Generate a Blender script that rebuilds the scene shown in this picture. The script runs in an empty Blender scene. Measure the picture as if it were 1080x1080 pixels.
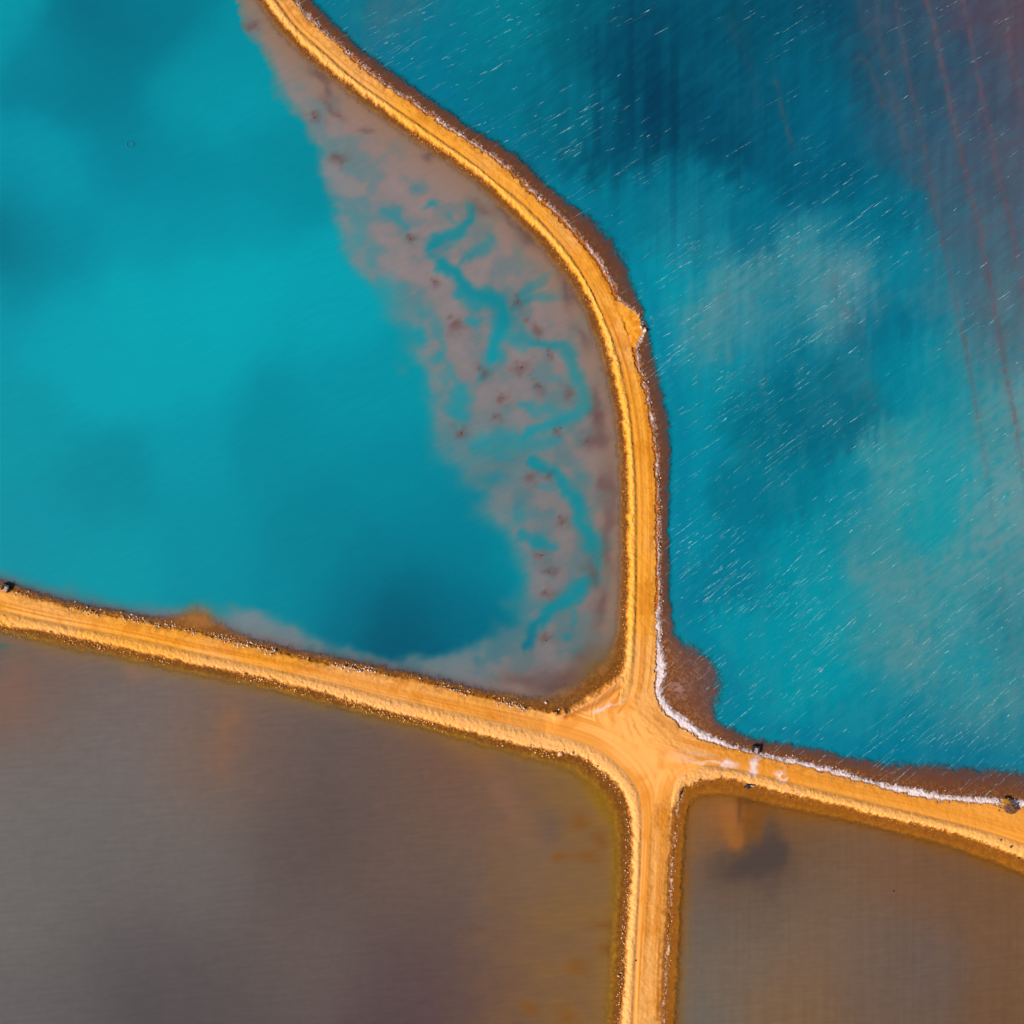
import bpy, math, random
import numpy as np
from mathutils import Vector
random.seed(7); rng = np.random.default_rng(7)
scene = bpy.context.scene
C = scene.collection

# ------------------------------------------------------------------ camera, sky, sun, exposure
S = 0.2                      # metres of ground per pixel of the survey grid used below
H = 216.0                    # height of the drone
cam_d = bpy.data.cameras.new('camera'); cam_d.sensor_width = 36; cam_d.lens = 36
cam_d.clip_start = 1; cam_d.clip_end = 12000
cam = bpy.data.objects.new('camera', cam_d); C.objects.link(cam)
cam.location = (0, 0, H); cam.rotation_euler = (0, 0, 0)
scene.camera = cam

SUN_EL, SUN_AZ = 38.0, 246.0           # azimuth clockwise from north (+Y): sun in the west-south-west
w = bpy.data.worlds.new('World'); scene.world = w; w.use_nodes = True
nt = w.node_tree; nt.nodes.clear()
sky = nt.nodes.new('ShaderNodeTexSky'); sky.sky_type = 'NISHITA'; sky.sun_disc = False
sky.sun_elevation = math.radians(SUN_EL); sky.sun_rotation = math.radians(SUN_AZ)
sky.dust_density = 1.5
bg = nt.nodes.new('ShaderNodeBackground'); bg.inputs['Strength'].default_value = 0.07
wo = nt.nodes.new('ShaderNodeOutputWorld')
nt.links.new(sky.outputs[0], bg.inputs[0]); nt.links.new(bg.outputs[0], wo.inputs[0])
sd = bpy.data.lights.new('sun', 'SUN'); sd.energy = 4.2; sd.angle = math.radians(0.6); sd.color = (1, 0.95, 0.87)
so = bpy.data.objects.new('sun', sd); C.objects.link(so)
az, el = math.radians(SUN_AZ), math.radians(SUN_EL)
to_sun = Vector((math.sin(az)*math.cos(el), math.cos(az)*math.cos(el), math.sin(el)))
so.rotation_euler = to_sun.to_track_quat('Z', 'Y').to_euler(); so.location = to_sun*400
vs = scene.view_settings
vs.view_transform = 'Standard'; vs.look = 'None'; vs.gamma = 1; vs.use_curve_mapping = False
vs.exposure = 1.0
KLIGHT = np.array([1.90, 1.90, 1.90])   # what a white diffuse sheet renders as (measured), to turn seen tones into base colours

# ------------------------------------------------------------------ helpers
def lin(c):
    c = np.asarray(c, float)/255.0
    return np.where(c <= 0.04045, c/12.92, ((c+0.055)/1.055)**2.4)
def alb(c): return np.clip(lin(c)/KLIGHT, 0.0004, 0.8)
def W2(p, z=0.0):
    """survey-grid points -> metres (points surveyed on a surface at height z)"""
    p = np.asarray(p, float); f = S*(H-z)/H
    return np.stack([(p[:, 0]-540)*f, (540-p[:, 1])*f], 1)
def extend(p, d0=400, d1=400):
    p = np.asarray(p, float)
    a = p[0]-p[1]; a = a/np.hypot(*a); b = p[-1]-p[-2]; b = b/np.hypot(*b)
    return np.vstack([p[0]+a*d0, p, p[-1]+b*d1])
def smooth_poly(p, it=2):
    p = np.asarray(p, float)
    for _ in range(it):
        q = 0.75*p[:-1]+0.25*p[1:]; r = 0.25*p[:-1]+0.75*p[1:]
        m = np.empty((2*len(q), 2)); m[0::2] = q; m[1::2] = r
        p = np.vstack([p[:1], m, p[-1:]])
    return p
def dist_poly(X, Y, poly):
    best = np.full(X.shape, 1e18)
    for (x0, y0), (x1, y1) in zip(poly[:-1], poly[1:]):
        dx, dy = x1-x0, y1-y0; L = dx*dx+dy*dy
        if L < 1e-12: continue
        t = np.clip(((X-x0)*dx+(Y-y0)*dy)/L, 0, 1)
        np.minimum(best, (X-x0-t*dx)**2+(Y-y0-t*dy)**2, out=best)
    return np.sqrt(best)
def inside(X, Y, poly):
    ins = np.zeros(X.shape, bool); n = len(poly)
    for i in range(n):
        x0, y0 = poly[i]; x1, y1 = poly[(i+1) % n]
        if y0 == y1: continue
        c = ((y0 > Y) != (y1 > Y)) & (X < (x1-x0)*(Y-y0)/(y1-y0)+x0)
        ins ^= c
    return ins
def sstep(a, b, x):
    t = np.clip((x-a)/(b-a), 0, 1); return t*t*(3-2*t)
def h2(ix, iy, seed):
    n = (ix.astype(np.int64)*374761393+iy.astype(np.int64)*668265263+seed*1274126177) & 0xffffffff
    n = ((n ^ (n >> 13))*1274126177) & 0xffffffff
    return ((n ^ (n >> 16)) & 0xffff)/65535.0
def noise(x, y, seed=0):
    ix = np.floor(x); iy = np.floor(y); fx = x-ix; fy = y-iy
    fx = fx*fx*fx*(fx*(fx*6-15)+10); fy = fy*fy*fy*(fy*(fy*6-15)+10)
    a = h2(ix, iy, seed); b = h2(ix+1, iy, seed); c = h2(ix, iy+1, seed); d = h2(ix+1, iy+1, seed)
    return (a*(1-fx)+b*fx)*(1-fy)+(c*(1-fx)+d*fx)*fy
def fbm(x, y, seed=0, oc=4):
    v = 0; a = 0.5; t = 0
    for o in range(oc):
        v = v+a*noise(x*2**o+17.3*o, y*2**o-9.1*o, seed+o*13); t += a; a *= 0.5
    return v/t
def lerp(a, b, t):
    t = np.asarray(t)[..., None]; return a*(1-t)+b*t
def tag(o, label=None, cat=None, group=None, kind=None):
    if label: o['label'] = label
    if cat: o['category'] = cat
    if group: o['group'] = group
    if kind: o['kind'] = kind
    return o
def empty(name, loc, rz=0):
    o = bpy.data.objects.new(name, None); o.empty_display_size = 0.3
    o.location = loc; o.rotation_euler = (0, 0, rz); C.objects.link(o); return o
def link_mesh(name, me, mat=None, parent=None, smooth=False):
    o = bpy.data.objects.new(name, me); C.objects.link(o)
    if mat is not None and len(me.materials) == 0: me.materials.append(mat)
    if parent: o.parent = parent
    if smooth: me.polygons.foreach_set('use_smooth', np.ones(len(me.polygons), bool))
    return o
def np_mesh(name, V, F, attrs=None, colors=None, smooth=True):
    """V (n,3), F (m,k)"""
    me = bpy.data.meshes.new(name); n, (m, k) = len(V), F.shape
    me.vertices.add(n); me.vertices.foreach_set('co', np.ascontiguousarray(V, np.float32).ravel())
    me.loops.add(m*k); me.loops.foreach_set('vertex_index', np.ascontiguousarray(F, np.int32).ravel())
    me.polygons.add(m); me.polygons.foreach_set('loop_start', np.arange(0, m*k, k, dtype=np.int32))
    me.polygons.foreach_set('loop_total', np.full(m, k, np.int32))
    me.update(calc_edges=True)
    for a, v in (attrs or {}).items():
        at = me.attributes.new(a, 'FLOAT', 'POINT'); at.data.foreach_set('value', np.ascontiguousarray(v, np.float32))
    for a, v in (colors or {}).items():
        at = me.attributes.new(a, 'FLOAT_COLOR', 'POINT')
        rgba = np.ones((n, 4), np.float32); rgba[:, :3] = v; at.data.foreach_set('color', rgba.ravel())
    if smooth: me.polygons.foreach_set('use_smooth', np.ones(m, bool))
    return me

# ------------------------------------------------------------------ the survey: shorelines and road lines
# west pond: foot of the north road's west side, round the corner, then the north side of the west road
shW = [(279,0),(294,22),(314,44),(334,62),(367,89),(400,113),(440,142),(471,161.5),(494,178),(516,195),(537,216),
       (557,234),(577,253.5),(592,272),(607,291),(619,312),(628,332),(640,367),(650,407),(657,443),(660,487),(661.5,533),
       (661.5,600),(661,640),(659,680),(657,708),(640,720),(618,735),(593,750),(567,748),(517,735),(477,725.5),(440,716),
       (400,708),(350,699),(300,689),(250,676),(212,666),(175,660),(137,651),(100,645),(62,636),(25,626),(0,617)]
outW = [(268,0),(284,24),(306,50),(328,70),(360,96),(394,121),(434,150),(466,170),(490,187),(511,205),(530,225),(549,243),
        (567,262),(582,281),(597,300),(609,319),(617,337),(630,371),(640,410),(647,446),(651,487),(652,533),(651,600),
        (650,640),(645,676),(632,697),(607,716),(585,727),(560,733),(517,727),(477,718),(440,709),(400,701),(350,691),
        (300,681),(262,670),(240,658),(223,642),(205,636),(188,645),(168,652),(137,645),(100,639),(62,630),(25,620),(0,611)]
# east pond: east side of the north road, junction bay, north side of the east road
shN = [(311,0),(327,17.5),(342,31),(363,49.5),(385,70),(402,84),(455,119),(474,133),(496,147),(520,163),(543,182.5),(559,197),
       (579,216),(593,227),(622,260),(642,287),(655,318),(662,321.5),(673,329),(678,340),(680,349),(677,359),(671,366),
       (680,400),(690,440),(695,487),(696,533),(696,600),(696.5,653),(696.5,679),(699,692),(703.5,708),(698,718),(698,731),
       (705.5,744),(721,758),(739,770),(751,777),(770,785),(790,791),(810,796),(835,801),(867,807.5),(892,815),(922,825),(960,830),
       (997,840),(1035,841),(1060,842.5),(1080,845)]
outN = [(330,0),(356,28.5),(377,48),(400,65),(440,93),(483,124),(502,137),(528,150),(550,168),(570,185),(593,208),(627,233),
        (653,263),(669,300),(683,340),(688,367),(700,413),(707.5,453),(708,500),(706,553),(706,600),(709,653),(713,672),(733,681),
        (751,697),(763,721),(757,743),(754,755),(766,765),(790,776),(810,781),(835,785),(872,792),(910,801),(947,806),(985,806),(1035,811),(1080,814)]
edgN = [(307.5,0),(324,18.5),(339,32.5),(360,51),(382,72),(400,86),(452.5,121),(471.5,135),(493.5,149),(517,165),(540,184.5),
        (555.5,199.5),(576,218.5),(589,229),(618,262),(638,289),(651.5,320),(665,363),(676,401),(686,441),(690.5,487),(691.5,533),
        (691.5,600),(692,640),(692,679),(692,702),(690.5,723),(693,739),(703,754),(718.5,767),(731.5,776),(752,785),(776,791.5),(810,799.5),
        (842,807.5),(870,814),(910,826),(947,836),(985,844),(1010,846),(1035,847),(1050,850),(1080,853)]
# south-west pond: south side of the west road, west side of the south road
shS = [(0,660),(50,667),(87,675),(125,683.5),(162,692),(200,700),(237,707),(275,715),(337,730),(400,748.5),(467,764),(533,783),(572,791),(587,794),
       (613,798),(640,818),(653,831),(662,847),(665.5,872),(665.5,910),(664,935),(662,965),(658.5,1010),(657,1050),(654,1080)]
outS = [(0,668),(62,683),(137,698),(200,712),(275,727),(350,746),(400,759),(450,771),(533,795),(583,808),(606,818),(628,837),
        (641,860),(647,885),(648,910),(646,935),(642,972),(640,1022),(637,1080)]
# south-east pond: east side of the south road, south side of the east road
shE = [(699.5,1080),(701,1060),(704,1010),(707.5,960),(709.5,922),(711,897),(714,871),(716,851),(719,838),(725,830),(736,825.5),(752,822.5),
       (773,821.5),(784,826),(791,829),(804,831.5),(820,835),(847,841),(885,850),(922,860),(960,868.5),(997,877),(1027,886),(1060,898.5),(1080,907)]
outE = [(715,1080),(717.5,1035),(719.5,985),(721.5,935),(724,885),(727,853),(735,843),(752,840),(790,846),(820,853),(847,859),(885,866),(910,872),
        (960,884),(1010,899),(1060,917),(1080,926)]
# the groove between berm and road, coloured darker for the berm's shadow line
linU = [(292,0),(312,28.5),(340,52),(370,80),(400,101),(440,129),(471,151),(496,168),(520,189),(546,208),(570,231.5),(593,257),(610,280),
        (633,323),(653,373),(665,427),(670,483),(672.5,533),(672,633),(669,710),(663,738),(652,752)]
linS = [(0,644),(50,656),(100,665),(150,675),(212,690),(275,703),(350,720),(400,733),(467,748),(533,763),(600,778),(633,790),(657,810),
        (672,830),(677,850),(677,885),(675,935),(672,985),(670,1022),(667.5,1080)]
linE = [(697.5,1080),(698,1035),(700,997),(704,935),(706,885),(707,855),(709,833),(715,816),(732,809),(747,807),(771,810.5),(794,815),(820,822),
        (860,832.5),(922,847.5),(985,862.5),(1035,875),(1080,890)]
ZC = 1.0
def prep(p, z=0.0, it=1): return smooth_poly(W2(extend(p), z), it)
shW, outW, shN, outN, shS, outS, shE, outE = [prep(p) for p in (shW, outW, shN, outN, shS, outS, shE, outE)]
edgN = prep(edgN, 0.7); linS = prep(linS, ZC, 2); linE = prep(linE, ZC, 2)
linU = smooth_poly(W2(np.vstack([extend(linU, 400, 1)[:-1]]), ZC), 2)
B = 600.0
polyW = np.vstack([shW, [(-B, shW[-1][1]), (-B, B), (shW[0][0], B)]])
polyN = np.vstack([shN, [(B, shN[-1][1]), (B, B), (shN[0][0], B)]])
polyS = np.vstack([shS, [(shS[-1][0], -B), (-B, -B), (-B, shS[0][1])]])
polyE = np.vstack([shE, [(B, shE[-1][1]), (B, -B), (shE[0][0], -B)]])
POLY = dict(W=polyW, N=polyN, S=polyS, E=polyE); SH = dict(W=shW, N=shN, S=shS, E=shE); OUT = dict(W=outW, N=outN, S=outS, E=outE)
iu = len(shW)
kW = int(np.argmin(np.hypot(shW[:, 0]-W2([(659,690)])[0, 0], shW[:, 1]-W2([(659,690)])[0, 1])))
bermU = np.vstack([shW[:kW+1], linU[::-1]]); bermS = np.vstack([shS, linS[::-1]]); bermE = np.vstack([shE, linE[::-1]])
crustN = np.vstack([shN, edgN[::-1]])
px = lambda X: X/S+540
py = lambda Y: 540-Y/S

# ------------------------------------------------------------------ fields on the land and the shore
def shore_wobble(X, Y):
    wx = (fbm(X*0.9, Y*0.9, 3, 3)-0.5)*0.9; wy = (fbm(X*0.9, Y*0.9, 31, 3)-0.5)*0.9
    wx += (noise(X*3.1, Y*3.1, 5)-0.5)*0.35; wy += (noise(X*3.1, Y*3.1, 6)-0.5)*0.35
    return X+wx, Y+wy
def fields(X, Y):
    f = {}
    Xw, Yw = shore_wobble(X, Y)
    for k in 'WNSE':
        f['in'+k] = inside(Xw, Yw, POLY[k])
        f['d'+k] = dist_poly(Xw, Yw, SH[k])
        do = dist_poly(Xw, Yw, OUT[k])
        # signed position across the underwater bench: 0 shoreline, 1 outer edge
        beyond = f['d'+k] > 0
        t = f['d'+k]/np.maximum(f['d'+k]+do, 1e-6)
        polyO = np.vstack([OUT[k], POLY[k][len(SH[k]):]])
        io = inside(Xw, Yw, polyO)
        wid = np.maximum(f['d'+k]-do, 1.2)
        f['t'+k] = np.where(io, 1+do/np.clip(wid, 2.6, 4.5), t)
        f['do'+k] = np.where(io, do, -do)
    f['land'] = ~(f['inW'] | f['inN'] | f['inS'] | f['inE'])
    f['Xw'], f['Yw'] = Xw, Yw
    return f
def bench_depth(t, deep=1.5, start=0.55, wide=1.2):
    return 0.012+0.04*np.clip(t, 0, 1)+sstep(start, start+wide, t)*deep
def depth_of(f):
    d = np.zeros(f['dW'].shape)
    for k in 'WNSE':
        d = np.where(f['in'+k], bench_depth(f['t'+k]+(.3*(fbm(f['Xw']*1.1, f['Yw']*1.1, 37, 3)-.5) if k == 'N' else 0), start=dict(W=.5, N=.82, S=.55, E=.6)[k], wide=dict(W=1.2, N=.62, S=1.2, E=.9)[k]), d)
    return d

ORANGE = alb((255,170,56))*1.07; PALE_ORANGE = alb((255,178,92))*1.05; DEEP_ORANGE = alb((226,132,14)); SALT = alb((250,226,222)); PINKSALT = alb((240,190,150))
WET = alb((128,70,8))
BED_NEAR = dict(W=alb((126,72,8)), N=alb((130,66,14)), S=alb((124,70,2)), E=alb((156,88,4)))
BED_FAR = dict(W=alb((172,118,62)), N=alb((112,62,44)), S=alb((176,122,24)), E=alb((188,116,22)))

def land_surface(X, Y):
    f = fields(X, Y)
    n1 = fbm(X*0.25, Y*0.25, 40, 4); n2 = fbm(X*1.6, Y*1.6, 50, 3); n3 = noise(X*4.2, Y*4.2, 60)
    land = f['land']
    dmin = np.minimum(np.minimum(f['dW'], f['dN']), np.minimum(f['dS'], f['dE']))
    z = np.where(land, ZC*sstep(-0.05, 1.15, dmin), 0)
    # cross-fall of the road towards the side without a berm
    X5 = px(X); Y5 = py(Y)
    far = np.minimum(0.24+0.12*f['dN'], 0.24+0.12*f['dW']+np.clip((X5-575)*0.03, 0, 9)+np.clip((600-Y5)*.1, 0, 9))
    far = np.minimum(far, 0.10+0.16*f['dE']+np.clip((846-Y5)*0.05, 0, 9)+np.clip((X5-722)*0.08, 0, 9))
    z = np.where(land, np.minimum(z, far), z)
    # berms
    dU = dist_poly(X, Y, linU); dS_ = dist_poly(X, Y, linS); dE_ = dist_poly(X, Y, linE)
    bU = inside(X, Y, bermU) & land; bS = inside(X, Y, bermS) & land; bE = inside(X, Y, bermE) & land
    bU &= (py(Y) < 742)
    berm = np.zeros(X.shape); bt = np.zeros(X.shape)
    for m, dl, dw in ((bU, dU, f['dW']), (bS, dS_, f['dS']), (bE, dE_, f['dE'])):
        t = dw/np.maximum(dw+dl, 1e-6); bt = np.where(m, t, bt)
        b = sstep(0.0, 0.7, t)*(1-sstep(0.68, 1.0, t)); berm = np.where(m, b, berm)
    isb = bU | bS | bE
    east_side = inside(X, Y, np.vstack([W2([(690,1300),(690,860),(712,815)]), W2([(760,800),(1600,800),(1600,1300)])])) & bE
    south_right = bE & (py(Y) > 850) & (px(X) < 725)
    bh = np.where(south_right, 0.0, 0.19)
    z += np.where(isb, berm*bh*(0.75+0.5*n2), 0)
    z += np.where(isb, (sstep(0.05, 0.4, bt)*(n3-0.5)*0.12+(n2-0.5)*0.12)*(1-sstep(0.72, 0.97, bt)), 0)
    z -= 0.03*np.exp(-(np.minimum(dU, dS_)/0.2)**2)*land*(0.3+1.4*n1)
    z -= 0.05*np.exp(-(dE_/0.2)**2)*land*(px(X) > 735)
    # white crust shelf on the east pond's shore
    cr = inside(f['Xw'], f['Yw'], crustN) & land
    pull = cr & (px(X) < 684) & (py(Y) > 318) & (py(Y) < 366)
    dEdge = dist_poly(f['Xw'], f['Yw'], edgN)
    crz = 0.16+0.2*n2*(n3) + 0.1*(n3-0.5)
    z = np.where(cr & ~pull, np.minimum(z, crz*sstep(-0.1, 0.35, f['dN'])+0.03), z)
    z = np.where(pull, np.minimum(z, 0.45+0.15*n2), z)
    # road bed: gentle ruts that follow the lines
    dl = np.minimum(np.minimum(dU, dS_), dE_)
    jw = np.exp(-(((px(X)-690)/52)**2+((py(Y)-775)/48)**2)**2)
    mixr = lambda a, b: a*(1-jw)+(0.5+(b-0.5)*0.5)*jw
    rut = mixr(noise(dl*2.3, X*0.03+Y*0.05, 70), noise(dS_*1.7, X*0.04+Y*0.05, 72)); rut2 = mixr(noise(dl*5.5, X*0.06-Y*0.05, 71), noise(dS_*4.0+n2, X*0.1-Y*0.08, 73))
    road = land & ~isb & ~cr
    z += np.where(road, ((rut-0.5)*0.05+(rut2-0.5)*0.03)*sstep(0.4, 1.2, dmin), 0)
    # windrow at the corner between north and west roads
    sp = W2([(586,757),(604,750),(630,736),(655,716)], 0.9)
    dsp = dist_poly(X, Y, sp); z += np.where(land, 0.35*np.exp(-(dsp/0.45)**2), 0)
    sp2 = W2([(603,757),(630,747),(652,733)], 0.9); dsp2 = dist_poly(X, Y, sp2)
    z += np.where(land, 0.22*np.exp(-(dsp2/0.4)**2), 0)
    z -= np.where(land, 0.15*np.exp(-(dist_poly(X, Y, W2([(598,755),(632,741),(655,724)], .9))/0.5)**2), 0)
    # submerged banks
    d = depth_of(f)
    z = np.where(land, z, -d+(n2-0.5)*0.12*sstep(0.1, 0.6, d))
    # mound of mud standing off the west road
    gm = np.exp(-(((px(X)-208)/16)**2+((py(Y)-653)/11)**2))
    z = np.where(f['inW'], np.maximum(z, -0.35+0.33*gm+0.1*(n2-.5)), z) if False else z+np.where(f['inW'], gm*0.02, 0)

    # ---- base colour of dry ground, wet ground, crust
    X5 = px(X); Y5 = py(Y)
    v = fbm(X*0.06, Y*0.06, 80, 3)
    col = lerp(np.broadcast_to(ORANGE, X.shape+(3,)), PALE_ORANGE, sstep(0.35, 0.75, v+0.25*(Y5 > 700)+0.15*(X5 > 560)*(Y5 > 700)))
    col = lerp(col, DEEP_ORANGE, 0.55*sstep(0.52, 0.8, rut)*road+0.3*sstep(0.55, 0.85, rut2)*road)
    col = lerp(col, DEEP_ORANGE, 0.5*sstep(0.5, 0.75, n1)*road)
    # east road is a deeper orange, the junction has churned marks
    er = sstep(705, 760, X5)*(Y5 > 780)*(Y5 < 930)*(X5-700 > (Y5-860)*0.4)
    col = lerp(col, alb((240,150,36)), 0.7*er*road)
    ch = np.exp(-(((X5-684)/26)**2+((Y5-766)/16)**2))
    ang = np.arctan2(Y5-700, X5-640)*22+n1*5
    col = lerp(col, alb((205,118,20)), 0.75*np.clip(ch*sstep(0.42, 0.75, noise(ang, n1*3+X5*0.02, 90)), 0, 1)*land)
    ch2 = np.exp(-(((X5-724)/30)**2+((Y5-784)/13)**2))
    ang2 = (Y5-0.33*X5)*0.5
    col = lerp(col, alb((226,128,30)), 0.6*ch2*sstep(0.4, 0.7, noise(ang2, X5*0.03, 91))*land)
    col = lerp(col, PINKSALT, 0.7*np.exp(-(((X5-728)/22)**2+((Y5-796)/6)**2))*sstep(0.4, 0.7, noise(ang2*1.3, X5*0.04, 92))*land)
    # berm soil: speckled clods
    col = np.where(isb[:, None], col*0.90, col)
    col = lerp(col, PALE_ORANGE, 0.45*isb*sstep(0.3, 0.8, n3)*sstep(0.1, 0.4, bt))
    south = sstep(150, 330, X5)*bS
    col = lerp(col, alb((250,180,112)), 0.4*south)
    col = lerp(col, alb((236,168,110)), 0.55*bE*(X5 > 712)*sstep(0.4, 0.75, fbm(X*.7, Y*.7, 93, 3))*(X5 < 850))
    # groove: the berm's shadow line is painted into its colour
    col = lerp(col, alb((196,120,22)), 0.5*np.exp(-(np.minimum(dU, np.where(X5 < 678, dS_, 9))/0.17)**2)*land*(0.6+0.8*n2))
    col = lerp(col, alb((190,116,20)), 0.6*np.exp(-(dE_/0.17)**2)*land*(X5 > 740))
    col = lerp(col, alb((206,126,20)), 0.5*np.exp(-((dU-1.0)/0.16)**2)*land*(~isb)*(Y5 < 420)*sstep(.3,.6,v))
    # salt: patches on the east road, corner windrow
    Xp = X5+(fbm(X*.8, Y*.8, 410, 3)-.5)*7; Yp = Y5+(fbm(X*.8, Y*.8, 420, 3)-.5)*7
    def patch(cx, cy, rx, ry, rot=0):
        a = math.radians(rot); u = (Xp-cx)*math.cos(a)+(Yp-cy)*math.sin(a); w_ = -(Xp-cx)*math.sin(a)+(Yp-cy)*math.cos(a)
        return np.exp(-(np.abs(u/rx)**3+np.abs(w_/ry)**3))
    sp_ = patch(794, 808, 4.6, 8, 8)*0.95+patch(823, 816, 5.5, 6.5, -35)*sstep(0.3, 0.6, n2)*0.85+patch(768, 804.5, 9, 3.4, 8)*0.55+patch(748, 803.5, 22, 1.3, 3)*0.5+patch(799, 797, 3, 5, 0)*0.6
    sp_ = sp_+patch(633, 747, 10, 2.4, -27)*0.6+patch(648,741,12,1.6,-20)*.3
    col = lerp(col, SALT, np.clip(sp_, 0, 1)*land*sstep(0.2, 0.55, n2+0.25))
    col = lerp(col, alb((238,160,92)), 0.7*np.exp(-(dsp/0.5)**2)*land)
    col = lerp(col, alb((190,110,36)), 0.75*np.exp(-(dist_poly(X, Y, W2([(596,756),(632,741),(655,724)], .9))/0.45)**2)*land)
    # wet foot of the bank
    wk = (1-sstep(0.10, 0.55, z+0.35*(n2-0.5)))
    wetc = np.where((f['dN'] < 3)[:, None], alb((150,86,24)), alb((158,92,8)))
    col = lerp(col, wetc, 0.8*wk*land*(~cr))
    # south road's east shelf and its rime
    sr = south_right & (f['dE'] > 0)
    col = lerp(col, alb((170,92,6)), 0.85*sr*(1-sstep(0.9, 1.5, f['dE'])))
    rime = np.exp(-((f['dE']-0.12)/0.16)**2)*sstep(0.3, 0.5, fbm(X*0.5, Y*0.35, 95, 3)+.2*(Y5>990))*sstep(0.3, 0.6, n3+.15)
    col = lerp(col, alb((250,205,170)), np.clip(rime*1.2, 0, 1)*(Y5 > 838)*(X5 < 724)*(X5>690))
    # crust
    wide = np.clip((dEdge+f['dN'])/1.6, 0, 1)
    cs = sstep(0.25, 0.5, fbm(X*0.6, Y*0.6, 96, 3)+0.5*wide*(Y5 > 640)-0.02+.1*np.exp(-((Y5-200)/90)**2))
    cw = lerp(np.broadcast_to(SALT, X.shape+(3,)), alb((214,170,160)), 0.55*sstep(0.5, 0.75, n2))
    step_shadow = 1-sstep(0.03, 0.26, dEdge)
    ccol = lerp(np.broadcast_to(alb((190,104,26)), X.shape+(3,)), cw, cs*sstep(0.08, 0.26, f['dN']+.25*(Y5>640))*np.where(Y5 > 645, 1, 1-sstep(0.34, 0.6, f['dN'])))
    ccol = lerp(ccol, alb((120,62,10)), 0.85*step_shadow)  # shadow of the step down from the road, painted onto the crust
    col = np.where((cr & ~pull)[:, None], ccol, col)
    pcol = lerp(lerp(np.broadcast_to(alb((236,142,22)), X.shape+(3,)), ORANGE, sstep(.3, .7, n2)), SALT, (1-sstep(0.1, 0.55, f['dN']))*sstep(.35,.6,n2+.1)*0.9)
    col = np.where(pull[:, None], pcol, col)
    # under water
    for k in 'WNSE':
        t = f['t'+k]
        bc = lerp(np.broadcast_to(BED_NEAR[k], X.shape+(3,)), BED_FAR[k], sstep(0.3, 0.95, t+0.35*(n1-.5)+.25*(n2-.5)))
        sp = sstep(0.6, 0.8, n3)*(1-sstep(0.1, 0.6, t))
        bc = lerp(bc, alb((196,128,40)), 0.5*sp)
        bc = bc*(0.82+0.36*n2)[:, None]
        if k == 'N': bc = bc*(0.70+0.30*sstep(620, 690, Y5)*sstep(790, 740, X5)+.12*sstep(780, 850, X5)*sstep(600, 700, Y5))[:, None]
        col = np.where(f['in'+k][:, None], bc, col)
    bayd = np.exp(-(((X5-716)/10)**2+((Y5-726)/8)**2))
    col = lerp(col, alb((180,130,120)), 0.75*bayd*f['inN']*sstep(0.3, 0.6, n2))
    st = sstep(0.6, 0.85, noise((X5*0.5+Y5*0.6)*0.22, (X5*0.8-Y5*0.9)*1.1, 97))*sstep(.35, .6, n2)*f['inN']*(f['tN'] < 0.75)*(Y5 > 640)
    col = lerp(col, alb((196,140,110)), 0.3*st*(X5 < 752))
    rim = f['inN']*np.exp(-(f['dN']/0.25)**2)*sstep(.45,.6,n3)
    col = lerp(col, SALT, .5*rim)
    col = lerp(col, alb((176,112,50)), 0.8*gm*f['inW'])
    cat = np.where(~land, 3, np.where(cr & ~pull, 2, np.where(isb, 1, 0)))
    return z, np.clip(col, 0.002, 0.85), cat, f

# ------------------------------------------------------------------ materials
def mat(name):
    m = bpy.data.materials.new(name); m.use_nodes = True
    n = m.node_tree; n.nodes.clear(); o = n.nodes.new('ShaderNodeOutputMaterial')
    return m, n, o
def earth_material(name, grain=9.0, amt=0.3, bump=0.5, rough=0.95):
    m, n, o = mat(name); L = n.links.new
    a = n.nodes.new('ShaderNodeAttribute'); a.attribute_name = 'soil'
    tc = n.nodes.new('ShaderNodeNewGeometry')
    ns = n.nodes.new('ShaderNodeTexNoise'); ns.inputs['Scale'].default_value = grain; ns.inputs['Detail'].default_value = 4
    ns.inputs['Roughness'].default_value = 0.7
    L(tc.outputs['Position'], ns.inputs['Vector'])
    mr = n.nodes.new('ShaderNodeMapRange'); mr.inputs[1].default_value = 0.3; mr.inputs[2].default_value = 0.7
    mr.inputs[3].default_value = 1-amt; mr.inputs[4].default_value = 1+amt
    L(ns.outputs['Fac'], mr.inputs[0])
    mx = n.nodes.new('ShaderNodeVectorMath'); mx.operation = 'SCALE'
    L(a.outputs['Color'], mx.inputs[0]); L(mr.outputs[0], mx.inputs['Scale'])
    bp = n.nodes.new('ShaderNodeBump'); bp.inputs['Strength'].default_value = bump; bp.inputs['Distance'].default_value = 0.12
    L(ns.outputs['Fac'], bp.inputs['Height'])
    p = n.nodes.new('ShaderNodeBsdfPrincipled'); p.inputs['Roughness'].default_value = rough
    p.inputs['Specular IOR Level'].default_value = 0.15
    L(mx.outputs[0], p.inputs['Base Color']); L(bp.outputs[0], p.inputs['Normal']); L(p.outputs[0], o.inputs[0])
    return m
M_ROAD = earth_material('packed_orange_dirt', 5.0, 0.10, 0.25)
M_BERM = earth_material('loose_orange_soil', 4.5, 0.22, 0.7)
M_CRUST = earth_material('salt_crust', 6.0, 0.18, 0.8, 0.7)
M_BANK = earth_material('wet_bank_soil', 6.0, 0.28, 0.5)
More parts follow.
